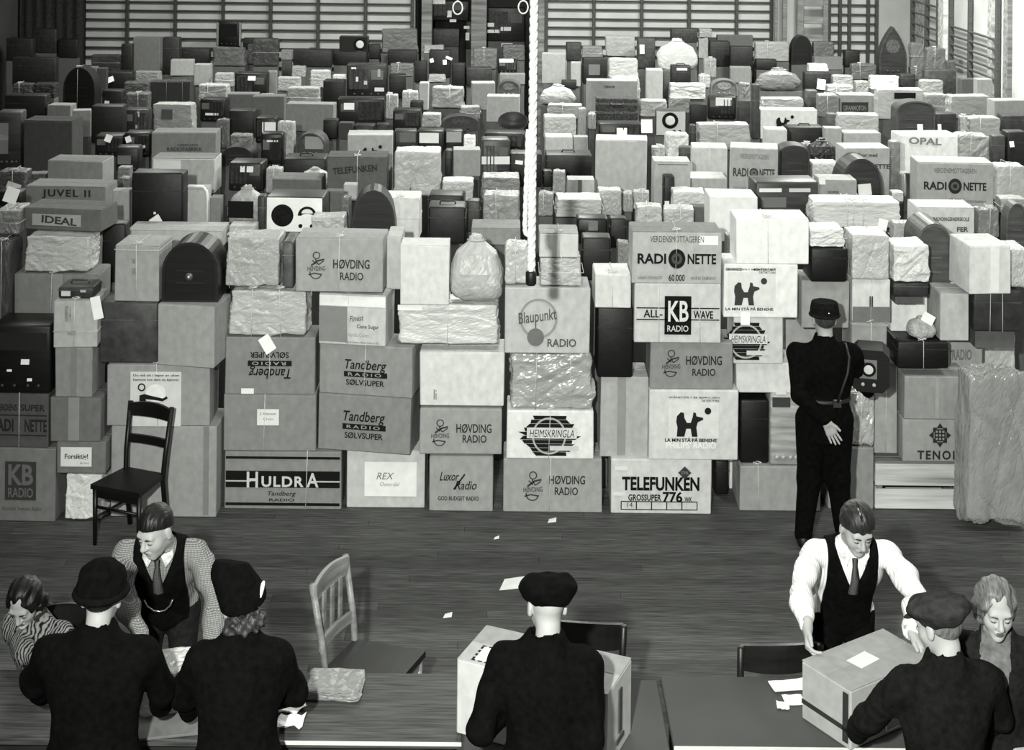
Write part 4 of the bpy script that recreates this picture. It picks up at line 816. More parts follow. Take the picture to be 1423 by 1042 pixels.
back(700, 180, K, [
 ('c',480,55,755,302,172,dict(y=-5,L='large plain square carton right of the rope, middle rows',lm='the large plain square carton')), ('k',30,127,200,270,24,dict(t=[(60,160,100,180)])), ('k',215,132,460,212,34,dict(handle=True,L='dark flat suitcase right of the rope')), ('k',202,215,253,270,20), ('p',255,215,325,310,142), ('c',330,262,475,368,166,dict(tape=(.45,.14,90))),
 ('p',770,87,845,135,162), ('p',845,20,970,130,192), ('k',915,92,980,165,60), ('c',985,92,1170,245,196,dict(L='pale carton with a centre seam, right middle rows',s=['v.5'])), ('c',780,167,975,385,162,dict(band=[(800,180,960,184,110)])), ('k',830,242,888,405,30,dict(t=[(835,370,860,390,0)])), ('c',890,252,1165,345,166), ('p',875,322,1062,420,192), ('c',1065,347,1325,548,226,dict(flaps=False,L='plain bright white board carton behind the round-dial carton')), ('c',975,402,1080,495,82),
 ('c',1190,97,1440,340,162,dict(y=-10,em=[('radionette',1195,110,1440,330,75)],L='turned round-dial carton in the right middle rows',lm='the turned round-dial carton')), ('p',490,312,620,420,162), ('p',675,322,765,388,172), ('p',622,332,674,400,142), ('p',265,362,520,430,172), ('p',180,332,262,420,132), ('p',685,397,830,492,166), ('p',832,412,1000,495,166),
 ('r',380,462,545,560,18,dict(panel=(440,475,490,525,110))), ('k',405,562,560,748,14,dict(L='black scuffed case left of the centre round-dial carton')), ('k',550,462,640,580,20), ('p',590,585,655,690,112), ('p',1158,547,1200,640,112),
])
back(1043, 180, K, [
 ('d',150,82,310,265,48,dict(front=False,sh=.8,L='dark drum-shaped cabinet beside the turned round-dial carton')), ('b',300,52,465,190,20,dict(L='black cloth bundle tied with pale cord')), ('p',312,172,470,262,188), ('p',270,72,318,140,122), ('c',480,97,725,340,166,dict(y=4,tx=[('Stor med',550,122,655,142,60,.02),('RADIONETTE',500,180,722,205,60,.03)],L='pale lettered carton behind a dark dome-shaped radio')), ('d',460,150,685,358,56,dict(front=False,sh=.3,t=[(555,282,625,340,-5)],L='dark dome-shaped radio back with a white slip',lm='the dark dome radio back')),
 ('k',727,62,785,300,112,dict(handle=False)), ('c',770,30,1080,200,214,dict(y=5,tx=[('OPAL',810,42,990,78,120,.03,0,3)],L='white carton with faded large capital letters, right',lm='the faded-capitals carton')), ('p',1082,27,1258,170,142), ('k',1260,32,1328,180,60), ('k',1332,12,1440,180,30,dict(t=[(1340,60,1365,90)])),
 ('r',15,272,355,425,58,dict(panel=(45,352,180,405,110),lab=[(35,305,155,325,225),(195,305,310,325,190)],L='wide open-fronted radio with pale slips on its shelf')), ('c',360,262,555,380,152,dict(tx=[('NORSK',400,318,460,332,80,.02),('RADIO',395,340,465,352,80,.02)],t=[(350,250,385,285,0)])), ('p',310,375,800,482,192,dict(s=['v.4','v.47','v.58'],L='long pale bundle bound with several white strings',lm='the long string-bound bundle')), ('p',735,325,800,345,210), ('p',787,232,812,320,142),
 ('c',872,172,1270,400,156,dict(d=.42,y=-4,em=[('radionette',885,185,1255,395,50)],L='wide round-dial carton at the right, upper rows',lm='the right round-dial carton')), ('p',1275,182,1440,355,186), ('p',1302,358,1440,410,162), ('d',1330,382,1440,578,70,dict(front=False)), ('p',1180,407,1300,530,112), ('c',865,405,1170,535,184,dict(tx=[('NORSK RADIOINGENIØRSKOLE',885,455,1140,475,60,.02),('FER',1075,505,1135,530,70,.03)],L='pale carton with one line of small capitals, right',lm='the small-capitals carton')),
 ('p',740,482,850,600,142,dict(t=[(655,465,705,540,15)])),
])
place_back()
# chrome sides, and the white metal tube frame
for r in REC:
    F = r['F']
    if r['o'].get('chrome'):
        for sx in (-1, 1): link('chrome_strip', box_mesh(sx * F.w / 2 - .02, sx * F.w / 2 + .02, -F.d / 2 - .012, -F.d / 2 + .01, .02, F.h * .95, .008), mat('metal', 235), F.root)
    if r['o'].get('metal'):
        link('metal_tube', tube_mesh([(-F.w / 2, -F.d / 2 - .02, F.h + .02), (F.w * .3, -F.d / 2 - .02, F.h + .02), (F.w * .46, -F.d / 2 - .02, F.h - .02), (F.w / 2, -F.d / 2 - .02, F.h - .08), (F.w / 2, -F.d / 2 - .02, 0)], .013, 8), mat('label', 225), F.root)
# cartons underneath, out of sight, that carry the upper rows
for q in LATE: SUPPORT.append(q + (max([p[5] for p in PLACED if overlap(q, p, .0) and p[5] < q[4] + .02], default=0),))
bx = []
for x0, x1, y0, y1, zt, zl in SUPPORT:
    if zt - zl < .01: continue
    n = max(1, round((zt - zl) / .45)); r = random.Random(int(x0 * 1000)); st_ = (zt - zl) / n
    for k in range(n):
        e = r.uniform(0, .012); bx.append((x0 + e, x1 - e, y0 + e, y1 - e, zl + st_ * k + .002, zl + st_ * (k + 1)))
print('SKIPPED', len(SKIPPED), SKIPPED)
so = link('stacked_cartons', multi_box(bx), mat('carton', 92)); tag(so, 'dim lower cartons packed beneath and between the visible stacks', 'cartons', kind='stuff')
# ---------------------------------------------------------------- tables, chairs, cartons and papers in front
def put(root, name, me, m, loc=(0, 0, 0), rot=(0, 0, 0)): return link(name, me, m, root, loc, rot)
TZ = .78
def table(x0, x1, y0, y1, label, tone=62, top=TZ, tk='floor'):
    t = thing('work_table', ((x0 + x1) / 2, (y0 + y1) / 2, 0), 0, label, 'table'); hx, hy = (x1 - x0) / 2, (y1 - y0) / 2
    put(t, 'tabletop', box_mesh(-hx, hx, -hy, hy, top - .035, top, .005), mat(tk, tone))
    put(t, 'edge_strip', box_mesh(max(-hx, -1.16 - (x0 + x1) / 2), hx, -hy - .006, -hy, top - .016, top + .002, .001), mat('label', 190))
    put(t, 'apron', multi_box([(-hx + .05, hx - .05, -hy + .05, -hy + .07, top - .13, top - .035), (-hx + .05, hx - .05, hy - .07, hy - .05, top - .13, top - .035)]), mat('wood', 40))
    for sx in (-1, 1):
        for sy in (-1, 1): put(t, 'leg', box_mesh(-.03, .03, -.03, .03, 0, top - .035, .004), mat('wood', 40), (sx * (hx - .07), sy * (hy - .07), 0))
    return t
table(-3.4, -.2, 6.8, 7.4, 'long dark table at left with a pale front edge')
table(-.19, .78, 6.565, 7.36, 'dark table under the big pale carton in the middle', 72, TZ, 'wall')
table(.80, 3.3, 6.77, 7.38, 'dark table at right under the turned carton', 70, .79, 'wall')

def chair(name, label, loc, rz, tone, style, seat_t, w=.40, dp=.40, h=.90):
    """faces +y locally: backrest at -y"""
    t = thing(name, loc, rz, label, 'chair'); hw, hd = w / 2, dp / 2; m = mat('wood', tone); sz = .45
    put(t, 'seat', prism_mesh_z([(-hw * .86, -hd), (hw * .86, -hd), (hw * 1.06, hd), (-hw * 1.06, hd)], sz - .035, sz), mat('wood', seat_t))
    for sx in (-1, 1):
        put(t, 'leg', tube_mesh([(sx * hw * .95, hd - .03, 0), (sx * hw * .95, hd - .03, sz - .03)], .014, 8, r2=.02), m)
        bp = [(sx * hw * .82, -hd - .05, 0), (sx * hw * .82, -hd + .01, sz * .9), (sx * hw * .86, -hd - .005, sz + .12), (sx * hw * .92, -hd - .07, h)]
        put(t, 'back_leg', tube_mesh(bp, .019, 8), m)
        put(t, 'stretcher', tube_mesh([(sx * hw * .93, hd - .03, .2), (sx * hw * .82, -hd - .01, .2)], .010, 6), m)
    put(t, 'front_rail', box_mesh(-hw * .93, hw * .93, hd - .045, hd - .02, sz - .10, sz - .035, .004), m)
    put(t, 'front_stretcher', tube_mesh([(-hw * .93, hd - .03, .28), (hw * .93, hd - .03, .28)], .011, 6), m)
    def rail(z0, z1, bow, nm):
        V, Fc = [], []; n = 9
        for i in range(n + 1):
            a = -1 + 2 * i / n; x = a * hw * .9; yy = -hd - .065 * (z0 - sz) / (h - sz) - bow * (1 - a * a)
            zt = z1 + (.02 * (1 - a * a) if nm == 'top_rail' else 0)
            V += [(x, yy - .011, z0), (x, yy + .011, z0), (x, yy + .011, zt), (x, yy - .011, zt)]
        for i in range(n):
            for k in range(4): Fc.append((4 * i + k, 4 * i + (k + 1) % 4, 4 * i + 4 + (k + 1) % 4, 4 * i + 4 + k))
        Fc += [(3, 2, 1, 0), (4 * n, 4 * n + 1, 4 * n + 2, 4 * n + 3)]
        put(t, nm, mesh_of('rail', V, Fc), m)
    if style == 'ladder': rail(h - .10, h - .01, .03, 'top_rail'); rail(sz + .18, sz + .24, .02, 'cross_rail')
    elif style == 'slat':
        rail(h - .10, h, .02, 'top_rail'); rail(sz + .10, sz + .16, .02, 'cross_rail')
        for a in (-.45, 0, .45): put(t, 'slat', box_mesh(a * hw - .017, a * hw + .017, -hd - .055, -hd - .04, sz + .14, h - .08, .003), m)
    else: rail(h - .13, h, .05, 'top_rail'); rail(sz + .14, sz + .19, .04, 'cross_rail')
    return t
def prism_mesh_z(pts, z0, z1):
    n = len(pts); V = [(x, y, z0) for x, y in pts] + [(x, y, z1) for x, y in pts]
    return mesh_of('prism', V, [tuple(range(n))[::-1], tuple(range(n, 2 * n))] + [(i, (i + 1) % n, n + (i + 1) % n, n + i) for i in range(n)])
g = onplane(195, 722, 0)
chair('dining_chair', 'black wooden chair with turned legs standing before the left stacks', (g.x + .01, 10.60, 0), math.radians(159), 14, 'ladder', 16, .40, .37, .92)
chair('slat_back_chair', 'light wooden slat-back chair standing sideways behind the left table', (-.74, 8.12, 0), math.radians(-112), 118, 'slat', 32, .42, .44, .92)
c = at(1079, 903, 7.55); chair('bent_back_chair', 'dark chair with a shiny curved rail behind the right table', (c.x, 7.80, 0), math.radians(4), 26, 'bow', 20, .46, .4, .87)
c = at(818, 875, 7.75); chair('bent_back_chair', 'black curved-back chair behind the middle carton', (c.x, 7.95, 0), math.radians(-6), 18, 'bow', 14, .46, .4, .90)

# the two cartons on the tables
t = thing('carton', (.19, 6.88, TZ + .001), math.atan2(-.30, .708), 'large pale carton with an address slip on the middle table', 'carton')
W_, D_, H_ = .76, .345, .36
put(t, 'body', box_mesh(-W_ / 2, W_ / 2, -D_ / 2, D_ / 2, 0, H_ - .004, .007, .004), mat('carton', 172))
for sgn in (-1, 1): put(t, 'flap', box_mesh(-W_ / 2, W_ / 2, *((.002, D_ / 2) if sgn > 0 else (-D_ / 2, -.002)), H_ - .006, H_, .002), mat('carton', 160 if sgn < 0 else 140))
put(t, 'address_slip', box_mesh(-.1, .1, -.06, .06, 0, .0015), mat('label', 232), (-.2, -.085, H_))
put(t, 'slip_border', ring_flat(.115, .074, .1, .06), mat('print', 30), (-.2, -.085, H_ + .0008)) if False else None
dash = []
for k in range(7):
    x = -.105 + k * .035; dash += [(x - .01, x + .01, -.072, -.062, 0, .001), (x - .01, x + .01, .062, .072, 0, .001)]
for k in range(4):
    y = -.05 + k * .033; dash += [(-.115, -.103, y - .009, y + .009, 0, .001), (.103, .115, y - .009, y + .009, 0, .001)]
for b in dash: put(t, 'border_dash', multi_box([b]), mat('print', 28), (-.2, -.085, H_))
put(t, 'side_print', multi_box([(W_ / 2, W_ / 2 + .006, -.05, .05, .06, .08), (W_ / 2, W_ / 2 + .006, -.02, .02, .1, .3)]), mat('print', 70))
LX, FX_ = Vector((1.41, 7.0)), Vector((1.595, 6.74))
t = thing('carton', (1.772, 7.03, .791), math.radians(33), 'turned grey carton with round window label on the right table', 'carton')
W_, D_, H_ = .565, .32, .285
put(t, 'body', box_mesh(-W_ / 2, W_ / 2, -D_ / 2, D_ / 2, 0, H_ - .004, .007, .003), mat('carton', 150))
for sgn in (-1, 1): put(t, 'flap', box_mesh(-W_ / 2, W_ / 2, *((.002, D_ / 2) if sgn > 0 else (-D_ / 2, -.002)), H_ - .006, H_, .002), mat('carton', 138))
put(t, 'address_slip', box_mesh(-.07, .07, -.045, .045, 0, .0015), mat('label', 205), (-.03, .0, H_), (0, 0, .1))
F = Face(t, (0, 0, 100, 100), W_, D_, H_)
F.line([(42, 8), (96, 8), (96, 92), (42, 92), (42, 8)], 1.6, 232, 1, 'label_frame'); F.disc(64, 50, 15, 28, 232, 2, 'round_window'); F.line([(0, 62), (100, 62)], 1.2, 60, 1, 'string_line')
put(t, 'end_print', multi_box([(-W_ / 2 - .006, -W_ / 2, -D_ * .48, D_ * .48, .17 * k + .08, .17 * k + .10) for k in (0,)] + [(-W_ / 2 - .006, -W_ / 2, -D_ * .46, -D_ * .36, .03, .26)]), mat('print', 50))
TEXTS.append((t, ('RADIONETTE SUPER', .03, 0, 1.0), 0, 1, 0, 1, 0, mat('print', 40), 0, 'lettering'))
TEXTS.pop()
# papers, wrapping paper and a flat parcel on the left table
def sheet(label, px, py, wd, dp, rz, tone=225, z=TZ, name='paper_sheet', curl=.012, n=5, kind='label'):
    p = onplane(px, py, z); V, Fc = [], []; r = random.Random(int(px * 7 + py))
    for i in range(n + 1):
        for j in range(n + 1):
            u, v = i / n - .5, j / n - .5; V.append((u * wd, v * dp, .003 + curl * (abs(u) + abs(v)) * r.uniform(.3, 1)))
    for i in range(n):
        for j in range(n):
            a = i * (n + 1) + j; Fc.append((a, a + n + 1, a + n + 2, a + 1))
    m = len(V); V += [(a, b, c - .0012) for a, b, c in V]; Fc += [tuple(q + m for q in f[::-1]) for f in Fc]
    o = link(name, mesh_of('sheet', V, Fc), mat(kind, tone), None, p, (0, 0, rz)); tag(o, label, 'paper', 'loose papers on the tables'); return o
sheet('crumpled white paper scrap nearest the hatted woman\'s sleeve', 404, 987, .15, .12, .3, curl=.05)
sheet('torn white paper scrap at the left table\'s front edge', 403, 1009, .13, .11, -.2, curl=.05)
sheet('narrow white strip standing against the flat brown packet', 413, 972, .05, .12, .1, curl=.03)
sheet('long white sheet on the right table behind the turned carton', 1098, 954, .20, .10, .2, z=.79)
sheet('white note beneath the long sheet on the right table', 1103, 974, .10, .09, .1, z=.79)
sheet('small square white note on the right table', 1088, 982, .06, .07, -.1, z=.79)
p = onplane(465, 962, TZ); o = link('flat_packet', PARCELS[3], mat('paper', 120), None, (p.x, p.y + .03, TZ + .001), (0, 0, -.06), (.30, .24, .05)); tag(o, 'flat brown paper packet lying on the left table', 'packet')
p = onplane(235, 985, TZ); o = link('open_parcel', PARCELS[6], mat('foil', 200), None, (p.x, p.y + .05, TZ + .001), (0, 0, .25), (.32, .26, .22)); tag(o, 'half-unwrapped shiny white parcel on the left table', 'parcel')
p = onplane(233, 1022, TZ); o = link('folded_cardboard', box_mesh(-.17, .17, -.1, .1, 0, .012, .002), mat('carton', 110), None, (p.x, 6.91, TZ + .001), (0, 0, .2)); tag(o, 'flat grey cardboard piece under the half-unwrapped parcel', 'cardboard')
# scraps on the floor
for px, py, s_, lb in ((767, 724, .035, 'tiny white scrap on the floor below the emblem cartons'), (712, 812, .09, 'white paper scrap on the floor beside the flat cap'), (622, 856, .03, 'tiny white scrap on the floor right of the slat-back chair'), (690, 748, .02, 'tiny fleck of paper on the floor left of centre')):
    q = onplane(px, py, 0); o = link('paper_scrap', mesh_of('scrap', [(-s_, -s_, .002), (s_ * .9, -s_ * .6, .004), (s_, s_ * 1.1, .012), (-s_ * .6, s_ * .8, .003), (-s_, -s_, .001), (s_ * .9, -s_ * .6, .003), (s_, s_ * 1.1, .011), (-s_ * .6, s_ * .8, .002)], [(0, 1, 2, 3), (7, 6, 5, 4)]), mat('label', 230), None, q); tag(o, lb, 'paper', 'paper scraps on the floor')
# ---------------------------------------------------------------- people: smooth implicit bodies turned into meshes
def surface(fn, lo, hi, res):
    lo = np.array(lo, float); hi = np.array(hi, float)
    n = np.ceil((hi - lo) / res).astype(int) + 1
    ax = [lo[i] + res * np.arange(n[i]) for i in range(3)]
    G = np.stack(np.meshgrid(*ax, indexing='ij'), -1).astype(np.float32)
    D = fn(G.reshape(-1, 3)).reshape(n)
    D[0], D[-1] = np.maximum(D[0], res), np.maximum(D[-1], res)
    D[:, 0], D[:, -1] = np.maximum(D[:, 0], res), np.maximum(D[:, -1], res)
    D[:, :, 0], D[:, :, -1] = np.maximum(D[:, :, 0], res), np.maximum(D[:, :, -1], res)
    S = D < 0; c = n - 1
    sl = lambda a, o: a[o[0]:o[0] + c[0], o[1]:o[1] + c[1], o[2]:o[2] + c[2]]
    cnt = np.zeros(c, np.float32); pos = np.zeros(tuple(c) + (3,), np.float32)
    for axis in range(3):
        o1, o2 = [q for q in range(3) if q != axis]
        for u in (0, 1):
            for v in (0, 1):
                a = [0, 0, 0]; a[o1], a[o2] = u, v; b = list(a); b[axis] = 1
                d0, d1 = sl(D, a), sl(D, b); m = (d0 < 0) != (d1 < 0)
                t = np.where(m, d0 / np.where(m, d0 - d1, 1), 0)
                cnt += m; pos[..., axis] += t * m; pos[..., o1] += u * m; pos[..., o2] += v * m
    act = cnt > 0; idx = -np.ones(c, int); idx[act] = np.arange(act.sum())
    base = np.stack(np.meshgrid(*[np.arange(k) for k in c], indexing='ij'), -1)
    V = lo + res * (base[act] + pos[act] / cnt[act][:, None])
    F = []
    for axis in range(3):
        o1, o2 = [(1, 2), (2, 0), (0, 1)][axis]
        a = [slice(1, -1)] * 3; a[axis] = slice(0, -1); b = list(a); b[axis] = slice(1, None)
        s0, s1 = S[tuple(a)], S[tuple(b)]; m = s0 != s1
        ijk = np.argwhere(m); off = np.array([1, 1, 1]); off[axis] = 0; ijk = ijk + off
        e1, e2 = np.zeros(3, int), np.zeros(3, int); e1[o1] = 1; e2[o2] = 1
        q = np.stack([idx[tuple((ijk - e1 - e2).T)], idx[tuple((ijk - e2).T)], idx[tuple(ijk.T)], idx[tuple((ijk - e1).T)]], 1)
        fl = s0[m]; q[~fl] = q[~fl][:, ::-1]; F.append(q)
    return V, np.concatenate(F)
def np_mesh(name, parts):
    Vs, Fs, n = [], [], 0
    for V, F in parts: Vs.append(V); Fs.append(F + n); n += len(V)
    V = np.concatenate(Vs); F = np.concatenate(Fs)
    me = bpy.data.meshes.new(name); me.vertices.add(len(V)); me.vertices.foreach_set('co', V.astype(np.float32).ravel())
    me.loops.add(F.size); me.loops.foreach_set('vertex_index', F.astype(np.int32).ravel())
    me.polygons.add(len(F)); me.polygons.foreach_set('loop_start', np.arange(0, F.size, 4, dtype=np.int32))
    me.polygons.foreach_set('use_smooth', np.ones(len(F), bool)); me.update(calc_edges=True); me.validate(); return me
def rc(a, b, r1, r2=None):
    a, b = np.array(a, np.float32), np.array(b, np.float32); r2 = r1 if r2 is None else r2; ba = b - a; L2 = float(ba @ ba) or 1e-9
    def f(P):
        h = np.clip(((P - a) @ ba) / L2, 0, 1); q = P - a - h[:, None] * ba
        return np.sqrt((q * q).sum(1)) - (r1 + (r2 - r1) * h)
    return f
def ell(c, r, R=None):
    c = np.array(c, np.float32); r = np.array(r, np.float32); Rm = None if R is None else np.array(R, np.float32)
    def f(P):
        q = P - c
        if Rm is not None: q = q @ Rm
        k0 = np.sqrt(((q / r) ** 2).sum(1)); k1 = np.sqrt(((q / (r * r)) ** 2).sum(1)) + 1e-9
        return k0 * (k0 - 1) / k1
    return f
def smin(a, b, k):
    h = np.clip(.5 + .5 * (b - a) / k, 0, 1); return b + (a - b) * h - k * h * (1 - h)
def uni(fs, k):
    def f(P):
        d = fs[0](P)
        for g in fs[1:]: d = smin(d, g(P), k)
        return d
    return f
def folds(seed, amp, fr=22):
    r = np.random.default_rng(seed); D = r.normal(size=(5, 3)); D /= np.linalg.norm(D, axis=1)[:, None]; D[:, 2] *= .6; ph = r.uniform(0, 6, 5); fq = fr * r.uniform(.5, 1.5, 5)
    def f(P):
        w_ = .06 * np.sin(P @ D[4] * 9 + ph[4]); d = 0
        for k in range(4): d = d + (np.abs(np.sin((P @ D[k] + w_) * fq[k] + ph[k])) - .6)
        return d * amp * .5
    return f
# ---- heads and hands, built once
def head_sdf(fem):
    k = .93 if fem else 1.0
    pr = [ell((0, -.012, .032), (.074, .094, .096)), ell((0, .024, -.035), (.060, .068, .085)), ell((0, .045, -.085), (.040 * k, .042, .034)), ell((.03, .052, -.03), (.03, .03, .035)), ell((-.03, .052, -.03), (.03, .03, .035)),
          rc((-.036, .077, .024), (.036, .077, .024), .014), ell((0, .078, -.102), (.020, .016, .016))]
    base = uni(pr, .022)
    nose = uni([rc((0, .086, .016), (0, .112, -.026), .008, .013), ell((.011, .100, -.031), (.009, .011, .008)), ell((-.011, .100, -.031), (.009, .011, .008))], .008)
    sock = [ell((s * .031, .096, .002), (.017, .018, .012)) for s in (-1, 1)]
    lids = [ell((s * .031, .074, .000), (.015, .0155, .0125)) for s in (-1, 1)]
    lips = uni([rc((-.017, .089, -.061), (.017, .089, -.061), .007), rc((-.014, .088, -.071), (.014, .088, -.071), .0075)], .003)
    ears = [uni([ell((s * .078, -.008, -.004), (.010, .020, .032)), ell((s * .076, -.004, -.026), (.009, .012, .014))], .01) for s in (-1, 1)]
    neck = rc((0, -.022, -.05), (0, -.045, -.20), .052 * k, .056 * k)
    def f(P):
        d = smin(base(P), nose(P), .012)
        for s in sock: d = -smin(-d, s(P), .012)
        for s in lids: d = smin(d, s(P), .005)
        d = smin(d, lips(P), .006)
        for e in ears: d = smin(d, e(P), .008)
        return smin(d, neck(P), .02)
    return f
HEADS = {s: surface(head_sdf(s), (-.11, -.13, -.24), (.11, .15, .15), .0052) for s in (False, True)}
def hand_sdf(curl, spread):
    X = (-.027, -.009, .009, .027); Ls = (.072, .080, .074, .058); fs = []; palm = []
    for i in range(4):
        k = Vector((X[i] * 1.05, .088 - .005 * abs(i - 1.2), 0)); palm.append(rc((X[i] * .6, .005, 0), k, .015, .0125))
        a = spread * (i - 1.5) * .07; ang = 0; p = k.copy(); seg = []
        for j, fr in enumerate((.45, .32, .23)):
            ang += curl[min(j, len(curl) - 1)]; dv = Vector((math.sin(a), math.cos(a) * math.cos(ang), -math.sin(ang))) * Ls[i] * fr
            seg.append(rc(p, p + dv, .0088 - .0008 * j, .0082 - .0008 * j)); p = p + dv
        fs.append(uni(seg, .003))
    pal = uni(palm, .014)
    th = uni([rc((-.022, .02, -.004), (-.044, .055, -.012), .0135, .0105), rc((-.044, .055, -.012), (-.046 - .008 * spread, .088, -.018), .0105, .0085)], .004)
    wr = rc((0, -.025, 0), (0, .012, 0), .024, .022)
    def f(P):
        d = smin(pal(P), wr(P), .018); d = smin(d, th(P), .010)
        e = fs[0](P)
        for g in fs[1:]: e = smin(e, g(P), .0015)
        return smin(d, e, .006)
    return f
HANDS = {k: surface(hand_sdf(*v), (-.075, -.09, -.10), (.06, .20, .045), .0042) for k, v in {'relax': ((.25, .35, .25), 1.0), 'grip': ((.75, .55, .35), .6), 'flat': ((.10, .12, .1), 1.2)}.items()}
def xform(VF, M):
    V, F = VF; M = np.array(M); return V @ M[:3, :3].T + M[:3, 3], (F if np.linalg.det(M[:3, :3]) > 0 else F[:, ::-1])
def v3(a): return np.array(a, float)

def person(label, X, Y, rz, hgt=1.75, lean=0., head=(0, 0, 0), hands=None, outfit='coat', tone=20, shirt=('cloth', 150), hat=None, hair=('short', 28), fem=False, seated=False, seed=1, build_k=1.0, trouser=18, skin=158, face=True, cap_tone=None, leg_k=1.12, inner=None, stance=.115):
    k = hgt / 1.75; root = thing('person', (X, Y, 0), rz, label, 'person')
    Wm = Matrix.Translation((X, Y, 0)) @ Matrix.Rotation(rz, 4, 'Z'); Wi = Wm.inverted()
    w2l = lambda p: np.array(Wi @ Vector(p)); d2l = lambda d: np.array(Wi.to_3x3() @ Vector(d))
    pz = .50 if seated else .93 * k
    pel = v3((0, -.22 * math.sin(lean) * k, pz)); u = v3((0, math.sin(lean), math.cos(lean))); fw = v3((0, math.cos(lean), -math.sin(lean)))
    R = np.stack([v3((1, 0, 0)), fw, u], 1)
    sw = (.165 if fem else .188) * k * build_k
    chest, neck = pel + u * .33 * k, pel + u * .52 * k
    sh = {s: pel + u * .445 * k + v3((s * sw, 0, 0)) for s in (-1, 1)}
    hc = neck + v3((0, math.sin(lean + .25), math.cos(lean + .25))) * .165 * k
    hips = {s: pel + v3((s * .09 * k, 0, -.02)) for s in (-1, 1)}
    knee, ank = {}, {}
    for s in (-1, 1):
        if seated: knee[s] = v3((s * .11, .42, .48)); ank[s] = v3((s * .11, .42, .09))
        else: knee[s] = v3((s * .10 * k, .01, .49 * k)); ank[s] = v3((s * stance * k, -.02, .09))
    # arms
    UA, FA = .285 * k, .255 * k; elb, wri, hm = {}, {}, []
    for s in (-1, 1):
        spec = (hands or {}).get(s)
        if spec is None:
            tgt = sh[s] + v3((s * .09, .10, -.50 * k)); fd_, nd = v3((0, .25, -1)), v3((-s, 0, 0)); hv = 'relax'; pole = v3((s * .5, -1, 0))
        else:
            tgt = w2l(spec[0]); fd_ = d2l(spec[1]); nd = d2l(spec[2]); hv = spec[3]; pole = d2l(spec[4]) if len(spec) > 4 else v3((s * .8, -.6, -.4))
        fd_ = fd_ / np.linalg.norm(fd_); wrp = tgt - fd_ * .055
        dv = wrp - sh[s]; L = np.linalg.norm(dv)
        if L > (UA + FA) * .985: wrp = sh[s] + dv / L * (UA + FA) * .985; dv = wrp - sh[s]; L = np.linalg.norm(dv)
        a = (UA * UA - FA * FA + L * L) / (2 * L); hh = math.sqrt(max(1e-6, UA * UA - a * a)); ax = dv / L
        pl = pole - ax * (pole @ ax); pl /= np.linalg.norm(pl); elb[s] = sh[s] + ax * a + pl * hh; wri[s] = wrp
        yv = fd_; zv = -nd; zv = zv - yv * (zv @ yv); zv /= np.linalg.norm(zv); xv = np.cross(yv, zv)
        M = np.eye(4); M[:3, 0] = xv * (1 if s > 0 else -1); M[:3, 1] = yv; M[:3, 2] = zv; M[:3, 3] = wrp
        hk = .97 if fem else 1.06
        M[:3, :3] *= hk; hm.append(xform(HANDS[hv], M))
    # body under the clothes, one continuous figure with head and hands
    def limbs(r): 
        out = []
        for s in (-1, 1): out += [rc(sh[s], elb[s], .050 * r, .042 * r), rc(elb[s], wri[s], .041 * r, .026 * r)]
        return out
    def legs(r):
        out = []
        for s in (-1, 1): out += [rc(hips[s], knee[s], .080 * r * k, .058 * r * k), rc(knee[s], ank[s], .056 * r * k, .042 * r * k)]
        return out
    def torso(g, wk=1.0):
        wk = wk * build_k
        return [ell(pel, (.155 * k * wk + g, .105 * k + g, .13 * k + g), R), ell(pel + u * .16 * k, (.135 * k * wk + g, .10 * k + g, .17 * k + g), R), ell(chest, (.165 * k * wk + g, .112 * k + g, .19 * k + g), R), rc(sh[-1] + v3((.03, 0, 0)), sh[1] - v3((.03, 0, 0)), .055 * k + g), rc(neck - u * .10, neck + u * .02, .075 * k + g, .058 * k + g)]
    allp = np.array([pel, chest, neck, hc] + list(sh.values()) + list(elb.values()) + list(wri.values()))
    lo, hi = allp.min(0) - .28, allp.max(0) + .28
    blo = np.minimum(lo, np.array(list(ank.values())).min(0) - .15); blo[2] = 0.0; bhi = np.maximum(hi, np.array(list(knee.values())).max(0) + .12)
    bodyf = uni(torso(-.012) + limbs(.9) + legs(.9) + [rc(ank[s], ank[s] + v3((0, .13, -.05)), .038, .03) for s in (-1, 1)], .03)
    parts = [surface(bodyf, blo, bhi, .02)]
    pitch, yaw, roll = head
    HM = Matrix.Translation(hc) @ Matrix.Rotation(yaw, 4, 'Z') @ Matrix.Rotation(-pitch, 4, 'X') @ Matrix.Rotation(roll, 4, 'Y') @ Matrix.Scale((1.02 if not fem else .97) * (k ** .5), 4)
    Vh, Fh = HEADS[fem]; HM0 = Matrix.Translation(hc) @ Matrix.Rotation(yaw * .4, 4, 'Z') @ Matrix.Rotation(-lean * .8 - .1, 4, 'X') @ Matrix.Scale((1.02 if not fem else .97) * (k ** .5), 4)
    wn = np.clip((-.06 - Vh[:, 2]) / .09, 0, 1)[:, None]; wn = wn * wn * (3 - 2 * wn)
    parts.append((xform((Vh, Fh), HM)[0] * (1 - wn) + xform((Vh, Fh), HM0)[0] * wn, Fh)); parts += hm
    body = link('body', np_mesh('body', parts), mat('skin', skin), root)
    # legs: trousers or skirt, shoes
    fo = folds(seed, .010)
    if outfit in ('coat', 'longcoat'):
        skirt = [ell(pel + v3((0, 0, -.16 * k)), (.215 * k, .165 * k, .36 * k)), rc(pel - v3((0, 0, .08)), pel - v3((0, 0, .50 * k if outfit == 'longcoat' else .22 * k)), .155 * k, .17 * k)]
    elif outfit == 'uniform': skirt = [rc(pel + u * .05, pel - v3((0, 0, .14 * k)), .150 * k, .165 * k)]
    else: skirt = []
    if seated or outfit == 'blouse': skirt += []
